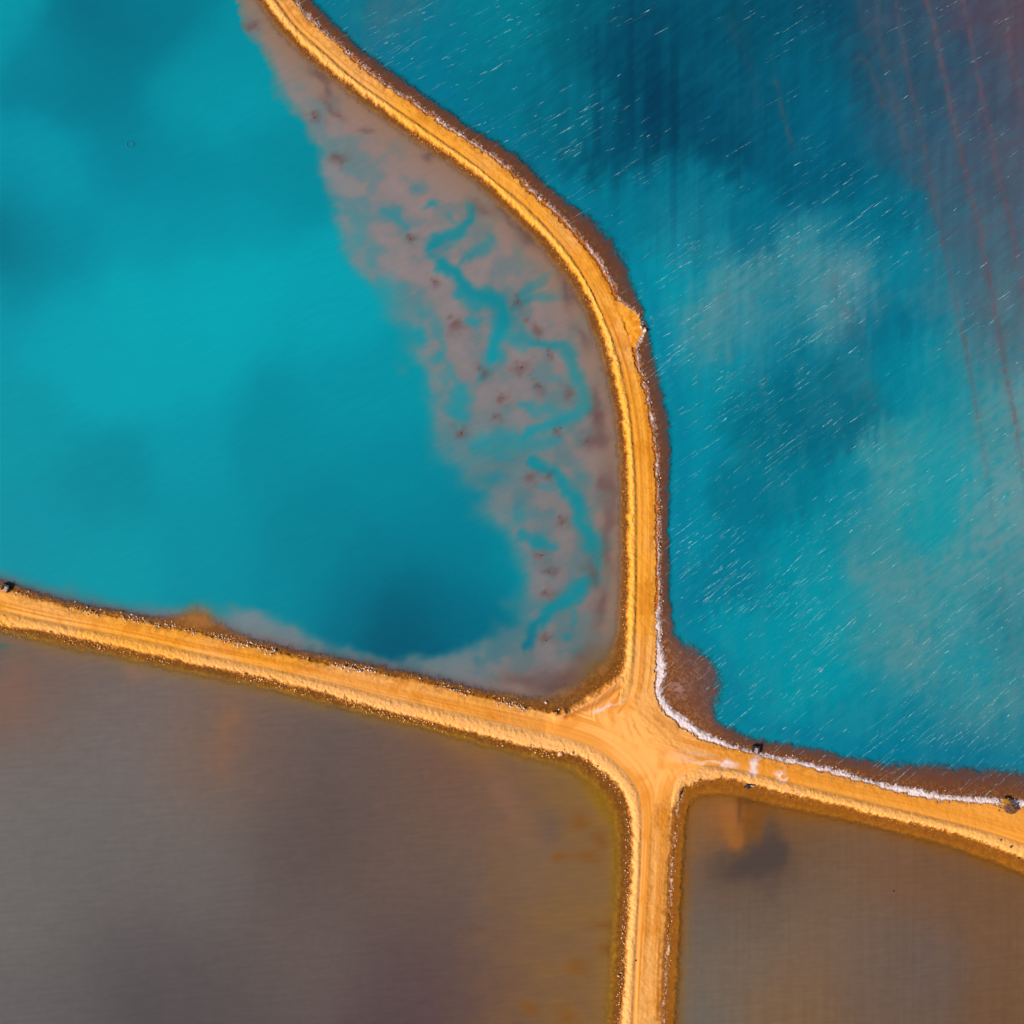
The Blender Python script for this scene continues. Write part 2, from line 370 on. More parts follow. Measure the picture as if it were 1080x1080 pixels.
def plain_material(name, c1, c2, scale=4.0, rough=0.9, metal=0.0, bump=0.3):
    m, n, o = mat(name); L = n.links.new
    tc = n.nodes.new('ShaderNodeTexCoord'); ns = n.nodes.new('ShaderNodeTexNoise')
    ns.inputs['Scale'].default_value = scale; ns.inputs['Detail'].default_value = 5
    L(tc.outputs['Object'], ns.inputs['Vector'])
    r = n.nodes.new('ShaderNodeValToRGB'); r.color_ramp.elements[0].position = 0.35; r.color_ramp.elements[1].position = 0.7
    r.color_ramp.elements[0].color = (*c1, 1); r.color_ramp.elements[1].color = (*c2, 1)
    L(ns.outputs['Fac'], r.inputs[0])
    bp = n.nodes.new('ShaderNodeBump'); bp.inputs['Strength'].default_value = bump; bp.inputs['Distance'].default_value = 0.05
    L(ns.outputs['Fac'], bp.inputs['Height'])
    p = n.nodes.new('ShaderNodeBsdfPrincipled'); p.inputs['Roughness'].default_value = rough; p.inputs['Metallic'].default_value = metal
    p.inputs['Specular IOR Level'].default_value = 0.2
    L(r.outputs[0], p.inputs['Base Color']); L(bp.outputs[0], p.inputs['Normal']); L(p.outputs[0], o.inputs[0])
    return m
def water_material(name, wave_amt, wave_bump, along, fine=2.6):
    """turbid water: what is dissolved and suspended in it, plus painted cloud reflections, comes with the sheet, how much of the bed shows through is its depth"""
    m, n, o = mat(name); L = n.links.new
    a = n.nodes.new('ShaderNodeAttribute'); a.attribute_name = 'pigment'
    t = n.nodes.new('ShaderNodeAttribute'); t.attribute_name = 'turbidity'
    g = n.nodes.new('ShaderNodeNewGeometry')
    mp = n.nodes.new('ShaderNodeMapping'); mp.vector_type = 'TEXTURE'
    mp.inputs['Rotation'].default_value = (0, 0, math.radians(along)); mp.inputs['Scale'].default_value = (6, 0.8, 1)
    L(g.outputs['Position'], mp.inputs['Vector'])
    n1 = n.nodes.new('ShaderNodeTexNoise'); n1.inputs['Scale'].default_value = 1.0; n1.inputs['Detail'].default_value = 4
    L(mp.outputs[0], n1.inputs['Vector'])
    n2 = n.nodes.new('ShaderNodeTexNoise'); n2.inputs['Scale'].default_value = fine; n2.inputs['Detail'].default_value = 4; n2.inputs['Roughness'].default_value = 0.65
    L(g.outputs['Position'], n2.inputs['Vector'])
    ad = n.nodes.new('ShaderNodeMath'); ad.operation = 'ADD'; L(n1.outputs['Fac'], ad.inputs[0]); L(n2.outputs['Fac'], ad.inputs[1])
    mr = n.nodes.new('ShaderNodeMapRange'); mr.inputs[1].default_value = 0.65; mr.inputs[2].default_value = 1.35
    mr.inputs[3].default_value = 1-wave_amt; mr.inputs[4].default_value = 1+wave_amt
    L(ad.outputs[0], mr.inputs[0])
    sc = n.nodes.new('ShaderNodeVectorMath'); sc.operation = 'SCALE'; L(a.outputs['Color'], sc.inputs[0]); L(mr.outputs[0], sc.inputs['Scale'])
    bp = n.nodes.new('ShaderNodeBump'); bp.inputs['Strength'].default_value = wave_bump; bp.inputs['Distance'].default_value = 0.15
    L(ad.outputs[0], bp.inputs['Height'])
    p = n.nodes.new('ShaderNodeBsdfPrincipled'); p.inputs['Roughness'].default_value = 0.18; p.inputs['IOR'].default_value = 1.33; p.inputs['Specular IOR Level'].default_value = 0.3
    L(sc.outputs[0], p.inputs['Base Color']); L(bp.outputs[0], p.inputs['Normal'])
    tr = n.nodes.new('ShaderNodeBsdfTransparent'); tr.inputs[0].default_value = (0.97, 0.97, 0.96, 1)
    mx = n.nodes.new('ShaderNodeMixShader'); L(t.outputs['Fac'], mx.inputs[0]); L(tr.outputs[0], mx.inputs[1]); L(p.outputs[0], mx.inputs[2])
    L(mx.outputs[0], o.inputs[0])
    return m

# ------------------------------------------------------------------ the ground sheet under everything, out to the horizon
rad = [0, 60, 120, 160, 163, 240, 500, 1200, 3000, 5000]; hgt = [-2.9, -2.9, -2.9, -2.9, 0.35, 0.4, 0.5, 1, 2, 2]
vv = []; ff = []
xs = sorted([-r for r in rad[1:]]+rad)
for j, y in enumerate(xs):
    for i, x in enumerate(xs):
        r = max(abs(x), abs(y)); vv.append((x, y, float(np.interp(r, rad, hgt))))
nx = len(xs)
for j in range(nx-1):
    for i in range(nx-1): ff.append((j*nx+i, j*nx+i+1, (j+1)*nx+i+1, (j+1)*nx+i))
me = np_mesh('ground', np.array(vv), np.array(ff), smooth=False)
M_GROUND = plain_material('salt_flat', (0.16, 0.10, 0.055), (0.26, 0.18, 0.11), 0.05)
tag(link_mesh('ground', me, M_GROUND), 'dry brown salt flat lying beyond and beneath the ponds', 'ground', kind='structure')

# ------------------------------------------------------------------ embankments, roads, berms, crust: one height field, fine near the dikes
EXT = 150.0
def fine_cells(step, reach):
    cs = 1.5; n = int(2*EXT/cs); c = (np.arange(n)+0.5)*cs-EXT
    CX, CY = np.meshgrid(c, c); cx, cy = CX.ravel(), CY.ravel()
    land = ~(inside(cx, cy, polyW) | inside(cx, cy, polyN) | inside(cx, cy, polyS) | inside(cx, cy, polyE))
    need = land.copy()
    for k in 'WNSE':
        need |= dist_poly(cx, cy, SH[k]) < 2.0
        band = inside(cx, cy, POLY[k]) & ~inside(cx, cy, np.vstack([OUT[k], POLY[k][len(SH[k]):]]))
        need |= band | ((dist_poly(cx, cy, OUT[k]) < reach) & inside(cx, cy, POLY[k]))
    need &= (np.abs(cx) < EXT) & (np.abs(cy) < EXT)
    q = int(round(cs/step))
    m = need.reshape(n, n); m = np.repeat(np.repeat(m, q, 0), q, 1)
    return m, cs/q
cells, st = fine_cells(0.1667, 3.2)
N = cells.shape[0]
vm = np.zeros((N+1, N+1), bool); vm[:-1, :-1] |= cells; vm[1:, :-1] |= cells; vm[:-1, 1:] |= cells; vm[1:, 1:] |= cells
jj, ii = np.nonzero(vm); idx = np.full((N+1, N+1), -1, np.int64); idx[jj, ii] = np.arange(len(jj))
VX = ii*st-EXT; VY = jj*st-EXT
VZ, VC, VCAT, VF = land_surface(VX, VY)
cj, ci = np.nonzero(cells)
quads = np.stack([idx[cj, ci], idx[cj, ci+1], idx[cj+1, ci+1], idx[cj+1, ci]], 1)
qcat = np.min(VCAT[quads], 1)
qcat = np.where(np.any(VCAT[quads] == 2, 1) & (qcat != 3), 2, np.where(np.all(VCAT[quads] == 3, 1), 3, np.where(qcat == 3, 1, qcat)))
P3 = np.stack([VX, VY, VZ], 1)
def sub_mesh(name, sel, m, label, cat):
    q = quads[sel]; u, inv = np.unique(q, return_inverse=True)
    me = np_mesh(name, P3[u], inv.reshape(q.shape), colors={'soil': VC[u]})
    return tag(link_mesh(name, me, m), label, cat, kind='structure')
sub_mesh('dirt_road', qcat == 0, M_ROAD, 'packed orange dirt roads meeting at a four-way junction between the ponds', 'road')
sub_mesh('earth_berm', qcat == 1, M_BERM, 'loose orange soil heaped in low berms along the road edges', 'berm')
sub_mesh('salt_crust', qcat == 2, M_CRUST, 'white salt crust along the shore of the rippled turquoise pond', 'salt crust')
sub_mesh('embankment', qcat == 3, M_BANK, 'brown underwater banks sloping from the roads into the ponds', 'embankment')

# ------------------------------------------------------------------ what colours each pond: water samples at surveyed points, soft dark cloud reflections painted in
SAMP = dict(
 W=[((0,0),(0,147,162)),((100,18),(0,108,128)),((60,60),(0,125,145)),((110,100),(0,118,138)),((200,100),(0,143,158)),((240,60),(0,138,154)),((240,110),(0,148,163)),
    ((137,155),(0,130,150)),((280,180),(0,134,150)),((200,190),(0,134,152)),((0,258),(0,96,118)),((62,262),(0,142,160)),((0,210),(0,138,157)),((0,312),(0,145,162)),((40,262),(0,122,142)),((50,190),(0,145,163)),((70,340),(0,155,170)),((150,310),(0,160,174)),((250,300),(0,161,175)),
    ((330,330),(0,155,170)),((400,420),(0,142,158)),((340,420),(0,142,158)),((40,450),(0,146,160)),((100,400),(0,158,172)),((180,400),(0,158,172)),((200,470),(0,146,162)),((110,500),(0,136,152)),((300,470),(0,136,152)),
    ((40,560),(0,142,158)),((120,600),(0,146,160)),((220,560),(0,140,156)),((330,560),(0,128,146)),((420,500),(0,132,150)),((430,580),(0,122,142)),((430,655),(0,86,109)),((425,676),(0,82,106)),((445,625),(0,100,122)),((390,610),(0,118,138)),((470,560),(0,124,144)),((480,640),(0,104,126)),((370,650),(0,108,130)),
    ((300,630),(0,130,148)),((220,630),(0,138,155)),((500,585),(0,120,140)),((150,20),(0,112,132)),((170,0),(0,120,140)),((250,230),(0,146,162)),((160,240),(0,144,162)),((500,400),(0,145,160)),((560,560),(0,135,150)),((560,300),(0,130,145))],
 N=[((360,0),(0,118,136)),((410,10),(50,108,126)),((450,50),(0,116,138)),((540,20),(0,120,136)),((600,30),(0,92,112)),((660,60),(0,70,94)),((700,120),(0,64,90)),((660,150),(0,80,104)),((600,110),(0,104,124)),((530,90),(0,112,132)),
    ((740,60),(0,78,102)),((760,150),(0,72,98)),((800,100),(0,84,110)),((860,60),(0,88,112)),((790,30),(0,76,98)),((880,20),(10,72,96)),((860,130),(0,92,118)),((900,180),(0,86,112)),((830,180),(0,86,112)),((680,200),(0,112,134)),((740,210),(0,110,132)),
    ((640,230),(0,122,142)),((800,230),(0,108,132)),((900,250),(0,112,134)),((960,290),(0,122,144)),((930,220),(0,100,124)),((700,300),(0,140,158)),((700,360),(0,138,158)),((730,240),(24,124,144)),((790,320),(70,134,146)),((745,345),(80,138,146)),((780,360),(40,132,150)),((860,280),(60,132,146)),((880,310),(88,138,148)),((840,330),(24,124,142)),
    ((830,380),(0,112,134)),((760,400),(0,134,152)),((840,430),(0,100,122)),((800,450),(0,108,128)),((880,420),(10,104,124)),((930,340),(0,108,132)),((940,400),(0,124,144)),((980,390),(0,132,150)),((740,470),(0,134,154)),((780,520),(0,112,134)),((830,520),(0,116,136)),
    ((720,560),(0,134,154)),((780,600),(0,120,142)),((850,580),(0,138,154)),((900,540),(0,130,148)),((960,510),(74,146,152)),((980,480),(40,142,152)),((1005,500),(4,148,160)),((985,540),(10,146,156)),((930,560),(60,138,146)),((940,620),(86,138,144)),((920,660),(60,138,146)),((880,640),(0,144,158)),((800,680),(0,140,156)),
    ((770,720),(0,130,148)),((860,720),(0,142,156)),((960,690),(84,136,142)),((1000,640),(66,140,148)),((930,730),(10,132,148)),((880,770),(0,126,146)),((960,780),(0,118,140)),((1000,760),(40,128,142)),((1020,790),(0,108,132)),((1040,740),(72,134,142)),((1070,780),(30,120,138)),((1020,700),(20,138,150)),((1070,690),(66,128,138)),
    ((1060,520),(94,144,150)),((1040,450),(70,136,144)),((1070,430),(96,142,148)),((1040,580),(90,142,148)),((1075,610),(80,136,144)),((1010,430),(14,136,150)),((1060,650),(50,126,138)),((1030,380),(60,124,136)),
    ((920,40),(26,68,92)),((950,80),(22,78,102)),((960,150),(34,84,108)),((1000,60),(22,74,98)),((1000,180),(44,94,116)),((1030,30),(62,62,82)),((1070,20),(92,64,74)),((1040,100),(44,72,98)),((1070,90),(78,76,90)),((1050,180),(52,84,104)),((1075,170),(76,86,100)),((1020,260),(46,104,124)),((1060,260),(66,98,114)),((1050,330),(70,114,126)),((1000,310),(44,112,132)),((1075,360),(80,120,130))],
 S=[((30,690),(104,96,92)),((20,730),(128,90,72)),((60,700),(116,96,86)),((100,720),(108,102,98)),((40,800),(110,106,103)),((150,770),(113,108,106)),((195,730),(112,104,102)),((245,755),(140,95,64)),((236,790),(130,96,76)),((148,715),(126,100,90)),((290,760),(104,96,94)),((300,800),(100,86,82)),((220,850),(112,104,99)),
    ((340,850),(94,78,74)),((310,900),(98,84,78)),((400,780),(108,90,82)),((430,830),(108,86,78)),((470,790),(118,86,66)),((500,800),(130,90,60)),((525,850),(128,92,74)),((545,800),(104,82,74)),((560,880),(118,94,82)),((575,870),(100,82,76)),((600,840),(124,94,62)),((620,870),(126,92,60)),((100,900),(108,103,100)),((40,950),(108,102,100)),((200,940),(108,100,96)),((130,1000),(96,88,87)),((150,1060),(84,77,79)),((60,1060),(100,95,93)),((240,1060),(92,82,80)),((330,1000),(104,90,84)),
    ((420,900),(108,88,78)),((440,1000),(96,78,74)),((430,1060),(88,70,72)),((520,1040),(108,80,68)),((540,960),(112,90,78)),((600,930),(124,96,66)),((600,1000),(116,90,70)),((640,930),(128,94,60)),((635,1000),(126,92,58)),((635,1070),(118,88,60)),((570,1060),(116,84,62)),((610,818),(140,98,40)),((480,920),(108,88,76))],
 E=[((735,855),(112,92,70)),((745,900),(94,86,80)),((735,960),(104,94,86)),((768,850),(156,98,44)),((762,880),(150,96,48)),((775,830),(156,96,30)),((790,860),(112,66,14)),((785,850),(122,76,40)),((797,880),(130,78,20)),((812,850),(140,86,20)),((820,880),(116,88,62)),((800,908),(78,66,66)),((770,918),(84,72,68)),((822,915),(86,74,70)),((775,890),(140,92,50)),((800,950),(110,92,76)),
    ((850,880),(116,86,60)),((850,950),(120,92,66)),((900,900),(114,84,60)),((950,930),(116,82,58)),((1000,910),(112,80,55)),((1060,950),(114,80,52)),((960,1000),(104,86,76)),((980,1030),(100,84,76)),((900,1000),(112,90,74)),((1050,1060),(110,80,55)),((1050,1000),(112,83,60)),((840,1060),(120,92,66)),((780,1010),(112,94,78)),((720,1070),(106,97,86)),((930,1070),(108,86,70)),((880,950),(108,90,74))])
SIG = dict(W=40., N=30., S=62., E=46.)

silt_edge = [(225,-120),(250,0),(260,37),(279,60),(292,100),(314,132),(327,162),(340,200),(360,250),(362,275),(390,313),(416,345),(424,387),(446,425),(440,467),(458,493),
             (482,520),(506,553),(527,573),(540,606),(528,633),(534,655),(502,673),(462,690),(420,688),(385,683),(345,671),(310,655),(280,644),(250,637),(205,632),(150,633),(100,622),(50,611),(0,598),(-150,570),(-150,800),(700,800),(720,300),(300,-160)]
channels = [([(497,213),(494,232),(488,243),(468,249),(450,261)],4.5,.9),([(462,278),(482,287),(489,307),(503,315),(520,316),(532,330),(531,347),(522,362),(519,380)],7,1.),
            ([(557,361),(575,364),(594,363),(603,380),(608,396),(620,417),(612,437),(590,444),(570,449),(549,463)],6,.85),([(533,350),(557,361)],7,.7),
            ([(560,485),(578,495),(592,508),(606,523),(613,553),(624,570),(633,583),(631,606),(615,620),(598,632),(578,646),(564,662),(556,684)],6.5,.95),
            ([(517,254),(512,260),(495,268)],6,.7),([(545,314),(560,305),(580,288)],4,.6),([(600,310),(575,312),(545,316)],4,.6),
            ([(549,427),(570,432),(600,436)],5,.55),([(484,410),(485,428),(482,440)],8,.75),([(500,470),(530,462),(560,470),(590,462)],8,.55),
            ([(549,566),(572,572),(588,577)],5,.75),([(468,262),(480,250)],4,.4),([(403,222),(420,228),(428,240)],4,.5),([(474,226),(484,236),(490,244)],3,.5),([(450,260),(456,270),(463,278)],4,.5),([(484,412),(478,396),(470,384)],3.5,.5),([(520,380),(511,392),(504,402)],4,.5),([(620,417),(632,424),(641,431)],3,.4),([(549,463),(530,474),(504,479)],5,.5),([(500,268),(488,276),(478,283)],3,.5),([(533,330),(548,322),(560,306)],3.5,.5),([(607,396),(592,402),(580,398)],3,.4),([(592,508),(578,516),(566,515)],3,.4),([(633,583),(641,590),(645,602)],3,.4),([(598,632),(606,645),(604,660)],3.5,.45),([(455,330),(466,352),(470,372)],4,.4),([(430,380),(444,398),(452,420)],4,.4)]
pools = [(440,353,13,10,.9),(462,378,8,6,.7),(497,340,9,7,.75),(451,217,8,4,.85),(438,199,6,3,.5),(503,522,12,8,.85),(520,505,14,8,.6),(550,545,12,10,.6),(523,377,9,9,.8),(600,673,6,5,.6),(604,693,7,6,.45),(545,540,9,9,.6),
         (475,500,12,9,.6),(530,480,18,9,.5),(450,330,14,10,.3),(410,300,10,10,.35),(580,648,10,6,.4),(470,400,8,14,.5),(610,500,9,12,.35),(575,640,8,8,.3)]
blotch = [(540,232,16,3,32),(556,250,13,5,42),(600,307,4,13,-15),(613,357,5,13,-12),(631,436,6,18,-4),(627,462,8,9,0),(638,520,5,24,0),(640,570,5,26,0),(632,640,7,20,6),(618,690,14,8,-25),(600,712,20,7,-20),(560,718,26,7,8),
          (345,97,9,3,45),(352,112,13,2.4,38),(384,137,7,2.6,20),(446,164,6,2.4,18),(268,27,3,4,0),(510,222,14,4,30),(332,83,10,3,42),(622,600,6,16,0),(585,725,16,5,-5)]
tracks = [([(944,-60),(944,0),(958,79),(972,143),(988,217),(1000,278),(1018,361),(1025,398),(1036,470),(1052,570),(1062,650),(1075,740)],1.6,.65),
          ([(966,-60),(979,0),(990,60),(1011,148),(1030,227),(1044,296),(1058,380),(1071,440),(1080,500),(1100,640)],2.2,.9),
          ([(1003,-60),(1016,0),(1030,74),(1046,153),(1067,236),(1078,296),(1090,350)],1.9,.85),([(1049,-60),(1058,0),(1067,60),(1078,97),(1100,200)],1.8,.75),
          ([(925,0),(928,50),(945,110),(962,190)],3.0,.35),([(818,85),(826,120),(836,155)],1.6,.5),([(770,20),(790,60),(800,110)],6,.15),([(905,60),(918,70),(930,110)],4,.4),
          ([(880,300),(905,350),(925,440),(940,470)],9,.22),([(985,80),(1000,75),(1030,78)],2,.25),([(985,240),(1010,247),(1040,240)],2,.2),([(1035,150),(1060,152),(1080,148)],2,.25),([(990,120),(1010,118),(1046,124)],2,.2)]
def gblob(U, V, cx, cy, rx, ry, rot=0):
    a = math.radians(rot); u = (U-cx)*math.cos(a)+(V-cy)*math.sin(a); v = -(U-cx)*math.sin(a)+(V-cy)*math.cos(a)
    return np.exp(-((u/rx)**2+(v/ry)**2))
def pigment(k, X, Y, f):  # water colour, with the dark cloud reflections painted in
    U, V = px(X), py(Y)
    wu = (fbm(U/70, V/70, 200, 3)-.5)*44+(fbm(U/14, V/14, 210, 3)-.5)*12; wv = (fbm(U/70, V/70, 220, 3)-.5)*44+(fbm(U/14, V/14, 230, 3)-.5)*12
    fac = 0.6 if k in 'WS' else 0.45
    su = sv = 0
    if k == 'N':      # wind drags the plumes out along its own direction, and the plough rows down the pond
        al, ac = U*0.80-V*0.60, U*0.60+V*0.80
        q1 = (fbm(al/30, ac/5, 340, 4)-.5); q2 = (fbm(U/7, V/34, 345, 4)-.5)
        su, sv = q1*38*0.8+q2*22, -q1*38*0.6+q2*30
    A = np.zeros((len(X), 3)); Ws = np.zeros(len(X)); s = SIG[k]
    for (cx, cy), c in SAMP[k]:
        q = ((U+fac*wu+su-cx)**2+(V+fac*wv+sv-cy)**2)/(s*s)
        w_ = np.exp(-0.9*q)+0.0006/(1+q)
        A += w_[:, None]*np.asarray(c, float)**1.6; Ws += w_
    col = (A/Ws[:, None])**(1/1.6)
    n = fbm(U/5, V/5, 240, 3); nb = fbm(U/22, V/22, 250, 3)
    def mixc(c, t):
        nonlocal col
        t = np.clip(t, 0, 1)[:, None]; col = col*(1-t)+np.asarray(c, float)*t
    if k == 'W':
        Uw, Vw = U+(fbm(U/26, V/26, 260, 3)-.5)*22+(n-.5)*5, V+(fbm(U/26, V/26, 270, 3)-.5)*22
        E_ = np.array(silt_edge, float)
        dd = dist_poly(Uw, Vw, np.vstack([E_, E_[:1]])); sg = np.where(inside(Uw, Vw, E_), dd, -dd)
        low = sstep(560, 500, U)*sstep(600, 660, V)     # narrow apron of silt along the west road
        wdt = 14+12*sstep(230, 380, V)*sstep(690, 620, V); silt = sstep(-4, 1, sg/wdt*1.0)*0+sstep(-0.25, 1.0, sg/wdt)
        silt *= 0.80+0.25*sstep(0.3, 0.6, nb)
        core = sstep(6, 40, sg)
        silt *= 0.78+0.22*np.maximum(core, sstep(280, 180, V))
        ch = np.zeros(len(U))
        Uc, Vc = U+(fbm(U/12, V/12, 280, 3)-.5)*11, V+(fbm(U/12, V/12, 290, 3)-.5)*11
        for pl, wd, st_ in channels:
            p_ = smooth_poly(np.array(pl, float), 2); cu = np.concatenate([[0], np.cumsum(np.hypot(*np.diff(p_, axis=0).T))]); cu /= cu[-1]
            best = np.full(len(U), 99.)
            for i in range(len(p_)-1):
                ww = 1.35*wd*(0.3+0.7*math.sin(math.pi*(cu[i]+cu[i+1])/2)**.5)*(0.8+0.4*((i*7919) % 11)/11)
                best = np.minimum(best, dist_poly(Uc, Vc, p_[i:i+2])/ww)
            ch = np.maximum(ch, st_*(1-sstep(0.1, 1.9, best)))
        for cx, cy, rx, ry, st_ in pools: ch = np.maximum(ch, st_*gblob(Uc, Vc, cx, cy, rx, ry))
        mid = np.exp(-(((U-515)/60)**2+((V-485)/45)**2)); silt *= 1-0.35*mid*sstep(0.35, 0.6, nb)
        silt *= 1-0.82*ch
        sc = np.array([130,122,123.])*(1+(nb-.5)[:, None]*np.array([.24,.14,.1])) + (np.clip((V-250)/450, 0, 1))[:, None]*np.array([-20,-8,-6.])
        sc += (sstep(300, 120, V))[:, None]*np.array([4,2,2])
        sc = lerp(np.broadcast_to(np.array([112,130,134.]), sc.shape)+(sc-sc.mean(0))*.5, sc, np.clip(.35+.65*sstep(4, 60, sg+30*(nb-.5)), 0, 1)*np.ones(len(U)))
        t = np.clip(silt, 0, 1)[:, None]; col = col*(1-t)+sc*t
        d = f['dW']/S
        up = (V < 735)*(U > 240)*(sg > 0)*(1-low)
        tan = np.exp(-(d/(19+12*nb))**2)
        mixc((150,112,80), 0.95*tan*up*sstep(400, 250, V)*1.0+0.8*tan*up*sstep(250, 400, V))
        warm = np.exp(-(d/60)**2)*up*(1-ch*.9); mixc((146,112,100), 0.4*warm)
        for cx, cy, rx, ry, rot in blotch: mixc((102,78,76), 0.72*gblob(Uw, Vw, cx, cy, rx*1.15, ry*1.25, rot)*(0.5+nb))
        for cx, cy in CLUMPS: mixc((106,74,72), 0.65*gblob(Uc+(n-.5)*12, Vc+(n-.5)*12, cx, cy, 4.5+5*((cx*37+cy*11) % 17)/17, 4+4*((cx*13+cy*29) % 19)/19)*(.6+.8*n))
        brown = gblob(U, V, 640, 705, 34, 22, -35); mixc((134,80,24), 0.75*brown*sstep(-.2, .4, nb))
        # silt apron beside the west road, browner right against the stones
        lowr = (V > 590)*(U < 590)*np.exp(-(d/9)**2); mixc((98,70,74), 0.9*lowr)
        mixc((176,120,70), 0.85*gblob(Uc, Vc, 208, 652, 15, 11)); mixc((120,100,110), .5*gblob(Uc, Vc, 245, 668, 18, 8, 20))
        for cx, cy, rx, ry in ((262,655,26,11),):
            mixc((124,134,142), 0.5*gblob(Uw, Vw, cx, cy, rx, ry, 15))
    elif k == 'N':
        al, ac = U*0.80-V*0.60, U*0.60+V*0.80
        clear = col*np.array([0.1, 0.96, 1.0]); tt = np.clip(0.30+1.5*(fbm(al/16, ac/4, 350, 4)*.6+fbm(U/6, V/9, 355, 3)*.4-.1), 0, 1)
        tt = np.where((U > 900) & (V < 330), 1, tt); col = clear*(1-tt)[:, None]+col*tt[:, None]
        Ut = U+(fbm(U/30, V/30, 300, 3)-.5)*4+(n-.5)*2.5
        for pl, wd, st_ in tracks:
            d = dist_poly(Ut, V, smooth_poly(np.array(pl, float), 1)); fd = st_*(1-0.85*sstep(350, 600, V)); mixc((114,76,82), fd*0.75*np.exp(-(d/(wd*1.15))**2)*np.clip(2.2*n-.35, 0, 1)+0.3*fd*np.exp(-(d/(wd*4))**2)*nb)
        edge = np.interp(V, [-60,0,88,176,268,352,463], [890,898,923,960,997,1020,1030]); e = U-edge+(fbm(U/10, V/24, 305, 3)-.5)*14
        mixc((78,80,96), 0.34*sstep(-3, 9, e)*sstep(430, 330, V)*(0.5+nb))
        # old plough rows on the bed, running down the pond
        rows = noise(U/7+(V/90), V/90, 310); rows2 = noise(U/3, V/60, 311)
        m_ = (0.05*(rows-.5)+0.045*(rows2-.5))*sstep(600, 700, U)*sstep(520, 350, V)
        col = col*(1+m_)[:, None]
        pat = sstep(0.5, 0.72, fbm(U/16, V/40, 312, 4))*sstep(680, 760, U)*sstep(330, 480, U-V*0.2+160)*(0.25+0.55*sstep(200, 300, V))
        mixc((104,138,146), 0.16*pat)
        wisp = sstep(0.45, 0.7, noise((U*0.75-V*0.66)/18, (U*0.66+V*0.75)/4.5, 313)); mixc((40,158,172), 0.06*wisp)
        dk = sstep(0.55, 0.8, noise(U/9, V/120, 314))*gblob(U, V, 690, 110, 90, 110); mixc((0,46,72), 0.38*dk)
        mixc((0,112,144), .35*np.exp(-((f['doN']/S-12)/9)**2)*(f['doN']>0))
    elif k == 'S':
        col = col*(0.95+(n-.5)*.05)[:, None]
        mixc((132,95,54), 0.62*sstep(470, 630, U+(nb-.5)*80)*sstep(770, 830, V)); mixc((140,100,46), 0.45*sstep(.5, .7, fbm(U/30, V/16, 365, 4))*sstep(540, 640, U)*sstep(780, 830, V))
        Us, Vs_ = U+(nb-.5)*22+(n-.5)*6, V+(nb-.5)*22+(n-.5)*6
        for cx, cy, rx, ry, rot, c, st_ in ((241,758,14,22,0,(140,97,68),.6),(237,795,12,28,5,(132,95,74),.55),(18,728,26,34,10,(126,90,74),.6),(148,716,16,9,10,(134,100,84),.6),(3,683,10,5,0,(40,96,98),.6),(72,700,26,12,10,(120,92,84),.5),
                                           (505,795,34,18,25,(134,92,56),.7),(535,845,16,40,-20,(132,94,74),.6),(570,900,40,30,20,(122,94,70),.5),(600,840,30,16,30,(130,96,52),.5),(560,1000,60,14,0,(118,88,64),.4),(575,930,46,10,0,(120,92,66),.4),(545,800,20,10,0,(98,76,70),.4),(578,872,12,16,0,(94,78,76),.45),(525,955,9,60,0,(122,88,62),.35)):
            mixc(c, st_*gblob(Us, Vs_, cx, cy, rx, ry, rot))
        d = f['doS']/S
        yb = np.exp(-np.clip(d, 0, 99)/6.0)*(0.6+.6*nb); mixc((156,110,44), 0.7*yb)
        for cx, cy, rx, ry in ((612,868,12,9),(632,885,7,9),(618,903,14,7),(590,905,9,6),(636,975,13,5),(640,1002,8,7),(608,1020,12,8),(596,1070,10,9),(560,1064,8,6),(655,1045,6,12)):
            mixc((128,80,30), 0.75*gblob(Uq(U, nb), V+(nb-.5)*10, cx, cy, rx, ry))
        mixc((158,112,12), 0.6*gblob(U, V, 634, 846, 9, 30, -35)+.5*gblob(U, V, 648, 905, 4, 40, 0))
    elif k == 'E':
        rows = noise(U/2.4, V/90, 330); col = col*(1.01+(rows-.5)*0.04+(n-.5)*.06)[:, None]
        d = f['doE']/S
        mixc((146,86,20), 0.75*np.exp(-np.clip(d, 0, 99)/6.0)*(.5+.7*nb))
        nc = fbm(U/12, V/30, 360, 4); Ub, Vb = U+(nc-.5)*34+(n-.5)*8, V+(nb-.5)*30+(n-.5)*10
        mixc((154,96,44), 0.95*(gblob(Ub, Vb, 764, 852, 17, 26)+gblob(Ub, Vb, 770, 885, 9, 22)))
        mixc((128,76,22), 0.9*(gblob(Ub, Vb, 790, 858, 13, 34, 6)+.6*gblob(Ub, Vb, 812, 850, 12, 20)))
        mixc((146,96,52), 0.5*gblob(Ub, Vb, 820, 848, 12, 10, 40))
        Ug, Vg = U+(nc-.5)*18, V+(nb-.5)*16; mixc((76,63,58), 0.92*np.clip(gblob(Ug, Vg, 784, 912, 36, 17, -12)+.9*gblob(Ug, Vg, 812, 900, 19, 32, 0), 0, 1))
        mixc((96,54,34), 0.6*gblob(U, V, 780, 850, 2.5, 22, 2))
        mixc((70,56,52), 0.5*gblob(U, V, 789, 840, 4, 8, 4))
        mixc((84,72,62), .45*gblob(U, V, 812, 872, 4, 8))
        mixc((80,68,62), .4*sstep(.35,.6,nb)*gblob(U,V,798,907,36,18))
    return col
def Uq(U, nb): return U+(nb-.5)*14
